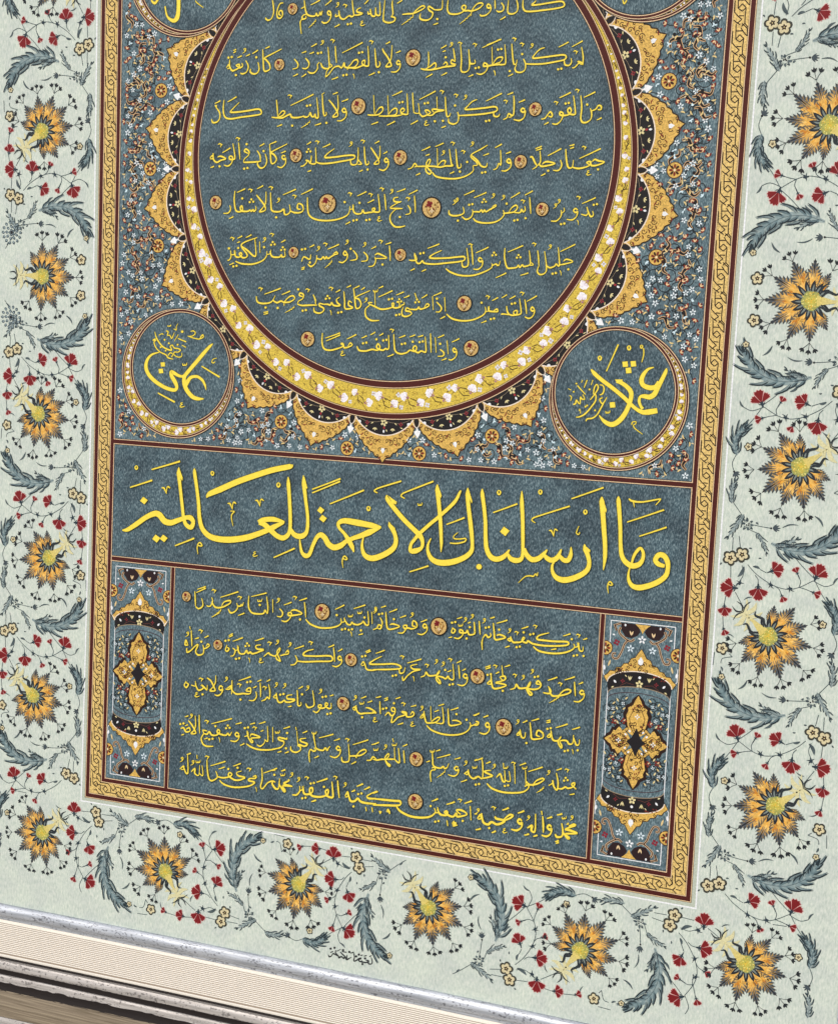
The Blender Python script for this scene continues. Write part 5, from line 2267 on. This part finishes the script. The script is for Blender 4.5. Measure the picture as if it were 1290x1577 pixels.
def petal_mb(L, sd):
    """one serrated petal: orange heart, grey-green toothed margin"""
    rr = random.Random(sd); m = MB()
    prof = [(.0, .10), (.12, .15), (.28, .20), (.42, .225), (.56, .20), (.70, .145), (.84, .075), (1.0, 0)]
    def hw(t): return float(np.interp(t, [p[0] for p in prof], [p[1] for p in prof])) * L
    right = []; n = 9
    for j in range(n):
        t = .10 + .86 * j / (n - 1)
        right.append((hw(t) * .78, t * L)); t2 = min(1.04, t + .11); right.append((hw(t) * (1.18 if t < .8 else 1.3) + .5, t2 * L))
    o = [(0, 0)] + right + [(0, L * 1.12)] + [(-x, y) for x, y in right[::-1]]
    cols = []
    for x, y in o:
        k = min(1, max(0, (y / L - .40) * 1.5)) * .9 + (.28 if abs(x) > hw(min(1, y / L)) * .9 else 0)
        cols.append(mixc(mixc(C['orange'], lin('caae78'), .4), C['petal_tip'], min(1, k)))
    m.fan((0, .42 * L), o, C['orange'], C['orange'], 0); m.c[-len(o):] = cols
    for j in range(n):                      # dark teeth
        t = .10 + .86 * j / (n - 1)
        for sg in (-1, 1):
            h = hw(t); e = (sg * (h * (1.2 if t < .8 else 1.35) + .7), min(1.06, t + .13) * L); s0 = (sg * h * .42, (t - .03) * L); md = (sg * h * .95, (t + .03) * L)
            m.ribbon([s0, md, e], [.25, 1.3 + .7 * (t > .4), .3], mixc(lin('b08c50'), lin('59646a'), min(1, t * 1.7)), .03 + .008 * (j % 3), 0, lin('2c3439'))
    for j in range(12):
        x = rr.uniform(-.16, .16) * L; y = rr.uniform(.04, .50) * L; leaf(m, (x, y), (x * 1.25, y + L * .17), L * .06, rr.choice([lin('f6cc74'), lin('eeb048'), lin('c8842e'), lin('f0bc60')]), .07 + .008 * (j % 5))
    for x in (-.06, 0, .06): m.ribbon([(x * L, L * .48), (x * L * .8, L * .75), (x * L * .3, L * 1.0)], [.4, 1.0, .3], lin('5c646a'), .13 + abs(x))
    m.ribbon([(0, L * .62), (0, L * .9), (0, L * 1.14)], [.6, 1.8, .3], lin('24292e'), .18)
    return m
PET = None
def share(me_o, name, parent, loc, a, s_, z):
    o = bpy.data.objects.new(name, me_o); COL.objects.link(o); o.parent = parent
    o.location = (loc[0], loc[1], z); o.rotation_euler = (0, 0, a); o.scale = (s_[0], s_[1], 1); return o
def proto(m, name):
    """mesh data shared by many pieces (local coordinates, no sheet bow)"""
    me = bpy.data.meshes.new(name); me.from_pydata([(x, y, z * ZS) for x, y, z in m.v], [], m.f)
    ca = me.color_attributes.new('Ink', 'FLOAT_COLOR', 'POINT'); ca.data.foreach_set('color', np.c_[np.array(m.c), np.ones(len(m.c))].ravel())
    me.materials.append(m_ink); return me
PET = [proto(petal_mb(30, i), 'petal') for i in range(4)]
mm = MB()
for k, (x, a) in enumerate(((-8, .5), (0, 0), (8, -.5))):
    e = (x, 11 - abs(x) * .3); mm.ribbon([(0, 0), (x * .5, 5), e], [.8, .7, .9], lin('3a4446'), .01 * k)
    for j in (-.75, .0, .75):
        aa = a + PI / 2 + j * .85; L = 5.8 if j else 6.4
        if j == 0 and k == 1: L = 6.5
        leaf(mm, e, (e[0] + L * 1.1 * math.cos(aa), e[1] + L * 1.1 * math.sin(aa)), 2.9, lin('23292d'), .04 + .01 * (j + 1))
SPRIG = proto(mm, 'sprig')
mm = MB()
for i in range(13):
    a = math.radians(90) + math.radians(150) * (i - 6) / 6
    for k, (R0, R1, w_, c_) in enumerate(((9, 29, 7.0, lin('272c31')), (9, 23, 2.6, lin('7c8884')))):
        leaf(mm, (R0 * math.cos(a), R0 * math.sin(a)), (R1 * math.cos(a + .06), R1 * math.sin(a + .06)), w_, c_, .03 * (i % 3) + .12 * k, .05)
CALYX = proto(mm, 'inner_leaves')
mm = MB()
n_ = 26
mm.fan((0, 0), [((13.8 + math.sin(i * 5) * .9) * math.cos(2 * PI * i / n_), (13.8 + math.sin(i * 5) * .8) * math.sin(2 * PI * i / n_)) for i in range(n_)], C['disc'], lin('97a060'), 0)
rr = random.Random(9)
for i in range(70):
    a = rr.uniform(0, 6.28); r = 12.5 * math.sqrt(rr.random()); x, y = r * math.cos(a), r * math.sin(a); b = rr.uniform(0, 6.28)
    leaf(mm, (x, y), (x + 2.6 * math.cos(b), y + 2.6 * math.sin(b)), 1.3, rr.choice([lin('f0e488'), lin('c8a840'), lin('8f9450'), lin('e8d468'), lin('e0b848')]), .05 + .01 * (i % 6))
DISC = proto(mm, 'flower_disc')
mm = MB()   # receptacle, pointing to -Y
for i, (x, y, w_) in enumerate(((0, -12, 15), (-2, -24, 9), (0, -36, 8), (0, -48, 7))): pass
mm.ribbon([(0, -8), (0, -18), (-1, -30), (0, -42), (0, -52)], [15, 10, 5, 4.5, 3], lin('dcca70'), 0, .01, lin('d2cc9c'))
for sg in (-1, 1):
    for j, (p, w_) in enumerate((([(0, -50), (sg * 10, -52), (sg * 18, -60)], 5), ([(0, -46), (sg * 14, -42), (sg * 24, -46)], 6), ([(0, -40), (sg * 10, -32), (sg * 20, -30)], 5))):
        c_, w2 = crom(p, [w_, w_ * 1.1, .5], 5); mm.ribbon(c_, w2, lin('dad6a8'), .03 + .015 * j)
    for j, (p, w_) in enumerate((([(0, -52), (sg * 6, -58), (sg * 5, -68)], 2.6), ([(0, -50), (sg * 9, -54), (sg * 19, -53)], 2.4), ([(sg * 5, -14), (sg * 13, -22), (sg * 9, -34), (sg * 14, -38)], 4.2), ([(sg * 9, -12), (sg * 19, -15), (sg * 26, -24)], 3.2))):
        c_, w2 = crom(p, [1.2, w_] + [w_ * .8] * (len(p) - 3) + [.3], 5); mm.ribbon(c_, w2, lin('2c3438'), .12 + .02 * j)
RECEP = proto(mm, 'flower_stalk')
def sunflower(c, stem_to, seed=0):
    c = tuple(map(float, c)); cw = warp([c])[0]; tw = warp([stem_to])[0]
    a = math.atan2(tw[1] - cw[1], tw[0] - cw[0])     # direction of the stem
    e = bpy.data.objects.new('sunflower', None); COL.objects.link(e); e.parent = ROOT; e.location = (cw[0], cw[1], 1.2 * ZS)
    z = lambda k: k * ZS
    rr = random.Random(seed)
    for i in range(9):
        k = i - 4; b = a + PI + k * math.radians(30.5); L = 46 - 3.0 * abs(k) ** 1.1 * .75
        if abs(k) == 4: L *= .82
        s_ = L / 30.0
        share(PET[i % 4], 'petal', e, (15 * math.cos(b), 15 * math.sin(b)), b - PI / 2, (s_ * 1.06 * rr.uniform(.92, 1.1), s_ * rr.uniform(.94, 1.05)), z(.02 * i if i % 2 else .02 * i + .25))
        if abs(k) < 3 or rr.random() < .6:
            R = 15 + L * 1.12 + 1
            b2 = b + rr.uniform(-.09, .09); R += rr.uniform(-1, 2)
            share(SPRIG, 'sprig', e, (R * math.cos(b), R * math.sin(b)), b2 - PI / 2, (rr.uniform(.85, 1.15) * rr.choice((-1, 1)), rr.uniform(.85, 1.05)), z(.3 + .01 * i))
    share(CALYX, 'inner_leaves', e, (0, 0), a + PI / 2, (1, 1), z(.7)); share(DISC, 'flower_disc', e, (0, 0), rr.uniform(0, 6), (1, 1), z(.98)); share(RECEP, 'flower_stalk', e, (0, 0), a + PI / 2, (1, 1), z(1.15))
# the repeating unit, traced on the right-hand border between two sunflowers
UNIT = """b 285,190 42
L 46 262,128 225,185 160,270
s 165,0 200,60 248,130
l 175,25 205,55 9
z 465,215 24 430,215
s 312,192 370,205 430,215
l 500,212 600,198 9
l 335,180 350,192 12
L 34 338,240 378,300 402,368
s 262,200 300,225 350,250 410,300
L 112 430,308 540,352 660,358 770,318 845,250 885,178
L 44 450,322 510,318 590,282
l 700,140 752,210 13
l 500,372 548,420 16
b 570,325 16
f 868,150 20
f 178,398 44
f 250,378 44
l 115,440 128,428 10
l 292,340 312,342 10
s 196,270 190,350
s 232,262 240,335
s 180,445 180,520
s 285,440 340,500 430,562 520,592 600,582 690,540
l 318,452 362,468 16
s 362,470 400,490
c 405,490 462,470 43
c 606,528 585,478 26
s 600,585 612,550 606,528
c 702,530 722,488 50
c 672,605 710,622 30
s 600,580 640,592 672,605
c 490,618 503,650 27
s 448,570 478,592 490,618
c 350,558 350,612 48
s 330,505 348,530 350,558
c 212,585 168,582 50
s 250,445 258,500 230,550 212,575
l 262,452 222,515 22
c 140,680 143,722 36
s 150,630 140,680
c 134,832 142,855 28
s 130,745 134,832
l 152,868 202,892 7
l 262,658 315,642 8
l 352,402 372,404 9
k 440,568 -1,-.3
k 560,588 -1,0
k 232,565 .4,-1
s 208,610 240,670 292,760
f 128,957 38
s 168,990 190,1010
s 190,1010 130,1020 118,1050
l 118,1070 128,1100 12
s 690,540 760,575 815,562
l 815,562 850,520 12
s 700,540 740,620 775,675
L 72 815,880 838,800 818,730 782,680
f 748,812 24
s 815,870 835,935 815,990
z 800,1005 26 815,990
L 50 800,1200 812,1120 800,1050
s 80,980 70,1060
s 580,400 640,470 700,530"""
UA, UB = 627.0, 377.0
def unit_xy(x, y):
    q = ideal([(1080 + x / 4.015, 760 + y / 4.015)])[0]; return ((UA - q[1]) / 250.0, q[0] - 1000)     # along (0 at A, 1 at B), lateral offset
def place_unit(fn, gap, sd, skip=()):
    """fn maps (along, lateral) to drawing coordinates"""
    sca = 250 / 262.0 / 4.015 * 1.0
    P = lambda t: tuple(map(float, fn(*unit_xy(*map(float, t.split(','))))))
    for i, ln in enumerate(UNIT.split('\n')):
        k = ln[0]; tk = ln[2:].split()
        if any(ln.startswith(q) for q in skip): continue
        if k == 'b': cluster(P(tk[0]), float(tk[1]) * sca, sd=sd)
        elif k == 'L': feather('saz_leaf' if float(tk[0]) > 60 else 'feather_leaf', [P(t) for t in tk[1:]], float(tk[0]) * sca, nl=13 if float(tk[0]) > 60 else 7, base=lin('71898e') if float(tk[0]) > 60 else lin('8e9e9e'))
        elif k == 's':
            m = MB(); p, w_ = crom([P(t) for t in tk], [1.0] * len(tk), 6); m.ribbon(p, w_, C['stem'], .02); m.build('stem', m_ink, z=1.0)
        elif k == 'l':
            m = MB(); leaf(m, P(tk[0]), P(tk[1]), float(tk[2]) * sca, lin('3c4a50'), 0, .12, lin('5c6a6c')); m.build('small_leaf', m_ink, z=1.2)
        elif k == 'z':
            c = Vector(P(tk[0])); b = Vector(P(tk[2])); r = float(tk[1]) * sca; d = (c - b).normalized(); a0 = math.atan2(d.y, d.x); m = MB()
            for j in (-1.5, -.75, 0, .75, 1.5): leaf(m, tuple(b + (c - b) * .3), (c.x + r * math.cos(a0 + j), c.y + r * math.sin(a0 + j)), r * .42, lin('445056'), .02 * j + .05)
            m.disc(tuple(b), r * .28, C['dark'], .12, 7); m.build('side_blossom', m_ink, z=1.3)
        elif k == 'f': cream_flower(P(tk[0]), float(tk[1]) * sca, rot_=sd + i)
        elif k == 'c': carnation(P(tk[0]), P(tk[1]), float(tk[2]) * sca * 1.08)
        elif k == 'k':
            c = P(tk[0]); d = tk[1].split(','); x, y = map(float, tk[0].split(',')); e = P('%f,%f' % (x + float(d[0]) * 20, y + float(d[1]) * 20)); claw(c, (e[0] - c[0], e[1] - c[1]), 8)
def vside(A, B, flip, side):
    def fn(a, l):
        if flip: l = 280 - l
        u = 1000 + l; v = A + (B - A) * a
        return (u if side > 0 else 1000 - u, v)
    return fn
def hside(A, B, flip):
    def fn(a, l):
        if flip: l = 280 - l
        return (A + (B - A) * a, -l)
    return fn
STEM = (295, 770)

sd = 0
for side in (1, -1):
    for A, B, flip in ((1103, 1350, 0), (862, 1103, 1), (862, 627, 1), (627, 377, 0), (377, 128, 1), (128, -117, 0)):
        fn = vside(A, B, flip, side); sd += 1
        place_unit(fn, abs(A - B), sd, () if B != -117 else ('c 212', 'c 140', 'c 134', 'f 128', 's 150', 's 130', 's 180', 's 168', 's 190', 'l 152', 's 250', 'l 262,452', 's 208', 'k 232', 'c 350', 's 330', 'l 118'))
        sunflower(fn(1, 126.5 if not flip else 154 - 28 + 0) if False else ((1000 + (126.5 if not flip else 154)) if side > 0 else -(126.5 if not flip else 154), B), fn(*unit_xy(*STEM)), sd)
    # the flower half way up is symmetric and turns its stalk outwards
    sx = (lambda u: u) if side > 0 else (lambda u: 1000 - u)
    sunflower((sx(1150), 862), (sx(1205), 862), 40 + side)
    for v in (862 + 78, 862 - 78):
        pass
    for v in (805, 919): cream_flower((sx(1072), 862 + (v - 862) * .52), 9, rot_=v)
    dense((sx(1213), 862 + 72), 22); dense((sx(1213), 862 - 72), 22)
    for A, B, flip in ((617, 873, 1), (873, 1129, 0)):
        a_, b_ = (A, B) if side > 0 else (1000 - A, 1000 - B); sd += 1
        fn = hside(a_, b_, flip)
        place_unit(fn, 250, sd, () if B != 1129 else ('c 140', 'c 134', 's 150', 's 130', 'l 152', 'f 128', 's 168', 's 190', 'l 118', 'L 72', 'f 748', 's 815', 'z 800', 'L 50', 's 700', 'l 815'))
        if B != 1129: sunflower((b_, -(126.5 if not flip else 147)), fn(*unit_xy(*STEM)), sd)
fn = hside(617, 383, 0)
place_unit(fn, 234, 77)
sunflower((617, -125), (582, -85), 78)
sunflower((383, -126.5), fn(*unit_xy(*STEM)), 79)
# ------------------------------------------------------------------ lettering, verse stops
run_text(BIG, True, hw=0.75)
run_text(SMALL, False, hw=0.55)
def verse_stop(c, r):
    m = MB(); m.disc(c, r * .92, lin('e0bc74'), n=28); g = m.build('verse_stop', m_gold, z=5.5)
    m = MB(); m.ring(c, r * .9, r * 1.03, lin('1e1614'), n=32)
    rr = random.Random(int(c[0] * 7))
    D = lambda x, y: (c[0] + x * r, c[1] + y * r)
    star5(m, D(-.22, .32), r * .34, lin('7c1c20'), .05, 4, .5, None, .8); m.disc(D(-.18, .30), r * .16, lin('6c1418'), .1, 8)
    for l in ([(-.15, .2), (-.1, -.2), (0, -.8)], [(.5, .3), (.45, -.2), (.05, -.8)], [(.1, .1), (.2, -.3), (0, -.8)], [(-.5, -.1), (-.3, -.5), (-.05, -.8)]):
        p, w_ = crom([D(*q) for q in l], [.9] * len(l), 4); m.ribbon(p, w_, lin('5a3a1c'), .03)
    for x, y in ((.5, .4), (.3, .15), (-.5, 0), (.62, 0), (-.3, -.3), (.35, -.25)):
        leaf(m, D(x, y), D(x + rr.uniform(-.25, .25), y + rr.uniform(.1, .25)), r * .16, rr.choice([lin('6a3018'), lin('a8742c'), lin('7c5a24')]), .12)
    star5(m, D(.05, -.3), r * .2, lin('f0e0c0'), .15, 4); m.build('stop_flower', m_ink, parent=g, z=5.75, uniq=False)
for c, r in ROSETTES: verse_stop(c, r)
# ------------------------------------------------------------------ frame
def metal(name, c0, c1, rough, metallic, sc_=.02):
    m, n, b = new_mat(name)
    tc = coords(n, .012, .25, .25); no = N(n, 'ShaderNodeTexNoise'); no.inputs['Scale'].default_value = 1; no.inputs['Detail'].default_value = 6; n.links.new(tc, no.inputs['Vector'])
    c = ramp(n, no.outputs['Fac'], [(.35, c0), (.62, c1)])
    lo_ = noise(n, .03, 3, 9); f0 = noise(n, .2, 7, 3); ad_ = N(n, 'ShaderNodeMath', operation='MULTIPLY_ADD'); ad_.inputs[1].default_value = .55; n.links.new(lo_, ad_.inputs[0]); n.links.new(f0, ad_.inputs[2]); sb = N(n, 'ShaderNodeMath', operation='SUBTRACT'); sb.inputs[1].default_value = .27; n.links.new(ad_.outputs[0], sb.inputs[0]); f = sb.outputs[0]; spots = ramp(n, f, [(.36, (.30, .29, .30)), (.43, (1, 1, 1))])
    c = mixn(n, c, spots, .8, 'MULTIPLY')
    n.links.new(c, b.inputs['Base Color']); b.inputs['Roughness'].default_value = rough; b.inputs['Metallic'].default_value = metallic
    bump(n, b, f, .35, .6); return m
m_silver = metal('silver_leaf', lin('a4aab2'), lin('c8ced6'), .46, .45)
m_silver2 = metal('worn_silver', lin('a8a4a0'), lin('c4c0bc'), .5, .4)
m_blk, n, b = new_mat('black_lacquer'); b.inputs['Base Color'].default_value = (*lin('241f1e'), 1); b.inputs['Roughness'].default_value = .6; bump(n, b, noise(n, .5, 4), .5, .8)
m_brown, n, b = new_mat('aged_bronze_wood')
tc = coords(n, .01, .35, 1); no = N(n, 'ShaderNodeTexNoise'); no.inputs['Scale'].default_value = 1; no.inputs['Detail'].default_value = 7; n.links.new(tc, no.inputs['Vector'])
c = ramp(n, no.outputs['Fac'], [(.3, lin('6c6250')), (.5, lin('887c6a')), (.68, lin('a0947e'))]); g = noise(n, .9, 3, 2)
c = mixn(n, c, ramp(n, g, [(.35, (.8, .8, .8)), (.6, (1, 1, 1))]), .7, 'MULTIPLY'); n.links.new(c, b.inputs['Base Color']); b.inputs['Roughness'].default_value = .55; bump(n, b, no.outputs['Fac'], .4, .6)
m_linen, n, b = new_mat('ribbed_cream_linen')
# real ribs are geometry; the weave across them is relief
tc = coords(n, 1.1, .9, 1); no = N(n, 'ShaderNodeTexNoise'); no.inputs['Scale'].default_value = 1; no.inputs['Detail'].default_value = 3; n.links.new(tc, no.inputs['Vector'])
c = ramp(n, no.outputs['Fac'], [(.3, lin('e6e0d2')), (.6, lin('f2eee4'))]); n.links.new(c, b.inputs['Base Color']); b.inputs['Roughness'].default_value = .85; bump(n, b, no.outputs['Fac'], .25, .4)
UL, UR, VB, VT = -263.0, 1263.0, -261.0, 1790.0
def rail(name, prof, mat, jag=0, cols=None, parent=None, label=None, sides='brlt'):
    """a moulding profile (offset outwards, height) swept round the sight edge with mitred corners; one piece per side"""
    rj = random.Random(len(name) * 7)
    for s_ in sides:
        n = 160 if s_ == 'b' and jag else 24
        V = []; F = []
        for i in range(n + 1):
            t = i / n
            for j, (o, z) in enumerate(prof):
                jo = o + (rj.uniform(-1, 1) * jag * (abs(math.sin(i * .37)) + .2) if jag and j in (0, len(prof) - 1) else 0)
                if s_ == 'b': p = (UL - o + (UR - UL + 2 * o) * t, VB - jo)
                elif s_ == 't': p = (UR + o - (UR - UL + 2 * o) * t, VT + jo)
                elif s_ == 'r': p = (UR + jo, VB - o + (VT - VB + 2 * o) * t)
                else: p = (UL - jo, VT + o - (VT - VB + 2 * o) * t)
                V.append((p[0], p[1], z))
        k = len(prof)
        for i in range(n):
            for j in range(k - 1): F.append((i * k + j, (i + 1) * k + j, (i + 1) * k + j + 1, i * k + j + 1))
        v = np.array(V)
        v[:, :2] = warp(np.clip(v[:, :2], [-400, -420], [1400, 1500])) + (v[:, :2] - np.clip(v[:, :2], [-400, -420], [1400, 1500]))
        me = bpy.data.meshes.new(name); cen = v.mean(0); me.from_pydata((v - cen).tolist(), [], F); me.materials.append(mat)
        for p_ in me.polygons: p_.use_smooth = True
        o_ = bpy.data.objects.new(name, me); COL.objects.link(o_); o_.parent = FRAME; o_.location = cen
        md = o_.modifiers.new('e', 'EDGE_SPLIT'); md.split_angle = math.radians(38)
# profile heights rise outwards; the camera looks slightly down on the lower rail
rail('silver_bead', [(-1, -1), (-1, 4.0), (1.5, 7.2), (6, 9.6), (11, 10.2), (16, 9.2), (20, 6.6), (22.5, 3.6), (24, 2.6), (26.5, 2.8), (28, 1.6), (28, -1)], m_silver)
nr = 17
ribs = [(28, -1), (28, 1.0), (32, 1.5)]
for i in range(nr):
    x = 32 + i * 3.3
    ribs += [(x + .3, 1.2 + i * .22), (x + .7, 2.3 + i * .22), (x + 2.0, 2.3 + i * .22), (x + 2.35, 1.2 + i * .22)]
ribs += [(90, 5.8), (93.5, 5.6), (96, 3.6), (97, -1)]
m_thread_shade, n, b = new_mat('brown_thread_groove_shade'); b.inputs['Base Color'].default_value = (*lin('9c8f80'), 1); b.inputs['Roughness'].default_value = .9  # brown warp lines, with the shade of the rib grooves painted into the colour
rail('linen_liner', ribs, m_linen)
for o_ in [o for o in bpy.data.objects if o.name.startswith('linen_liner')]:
    o_.data.materials.append(m_thread_shade)
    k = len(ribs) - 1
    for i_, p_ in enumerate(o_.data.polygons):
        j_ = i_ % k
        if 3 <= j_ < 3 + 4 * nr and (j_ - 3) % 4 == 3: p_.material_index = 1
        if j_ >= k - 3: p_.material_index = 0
rail('black_groove', [(96, 0), (97.5, .6), (103, .8)], m_blk)
rail('silver_step', [(101.5, 0), (101.8, 7.5), (104, 9), (110, 9.8), (114.5, 9.6), (116.5, 9)], m_silver2)
rail('black_cove', [(116, 9.3), (119, 7.8), (124, 7.0), (128, 7.8)], m_blk, jag=.8)
rail('silver_fillet', [(126, 5), (126.5, 9.6), (128, 11), (131, 11.6), (134, 11), (138, 12.2), (140, 11.8)], m_silver2)
rail('black_edge', [(138, 12.4), (143, 11.6), (149, 12), (154.5, 13.5)], m_blk, jag=1.5)
rail('bronze_flat', [(152, 10), (153, 13.2), (165, 14.6), (178, 15.6), (190, 15.2), (203, 13.2), (205, 10)], m_brown)
rail('silver_outer_edge', [(203, 8), (204, 14.2), (210, 16), (218, 15.6), (226, 13.5), (232, 9), (234, 2), (234, -30)], m_silver2)
m = MB()
# backing board and a wall and ground for it to stand against
def slab(name, lo, hi, mat, parent, kind=None):
    V = [(x, y, z) for x in (lo[0], hi[0]) for y in (lo[1], hi[1]) for z in (lo[2], hi[2])]
    F = [(0, 1, 3, 2), (4, 6, 7, 5), (0, 4, 5, 1), (2, 3, 7, 6), (0, 2, 6, 4), (1, 5, 7, 3)]
    me = bpy.data.meshes.new(name); me.from_pydata(V, [], F); me.materials.append(mat); o = bpy.data.objects.new(name, me); COL.objects.link(o)
    if parent: o.parent = parent
    if kind: o['kind'] = kind
    return o
slab('backing_board', (-495, -493, -28), (1495, 2020, -6), m_brown, FRAME)
m_wall, n, b = new_mat('grey_plaster'); tc = N(n, 'ShaderNodeTexNoise'); tc.inputs['Scale'].default_value = 12; tc.inputs['Detail'].default_value = 6
c = ramp(n, tc.outputs['Fac'], [(.3, lin('a8a298')), (.7, lin('c4beb2'))]); n.links.new(c, b.inputs['Base Color']); b.inputs['Roughness'].default_value = .9
m_gr, n, b = new_mat('pale_paving'); tc = N(n, 'ShaderNodeTexNoise'); tc.inputs['Scale'].default_value = 6; tc.inputs['Detail'].default_value = 8
c = ramp(n, tc.outputs['Fac'], [(.3, lin('948c80')), (.7, lin('b4aca0'))]); n.links.new(c, b.inputs['Base Color']); b.inputs['Roughness'].default_value = .9
top = M @ Vector((500, 2024, -28)); bot = M @ Vector((500, -495, -28)); bot2 = M @ Vector((500, -495, 12)); gz = min(bot.z, bot2.z)
slab('wall', (-6, top.y + .002, gz - .05), (6, top.y + .25, gz + 2.6), m_wall, None, 'structure')
slab('ground', (-40, -40, gz - .2), (40, top.y + .30, gz - .001), m_gr, None, 'structure')
print('frame bottom', gz, 'objects', len(bpy.data.objects))
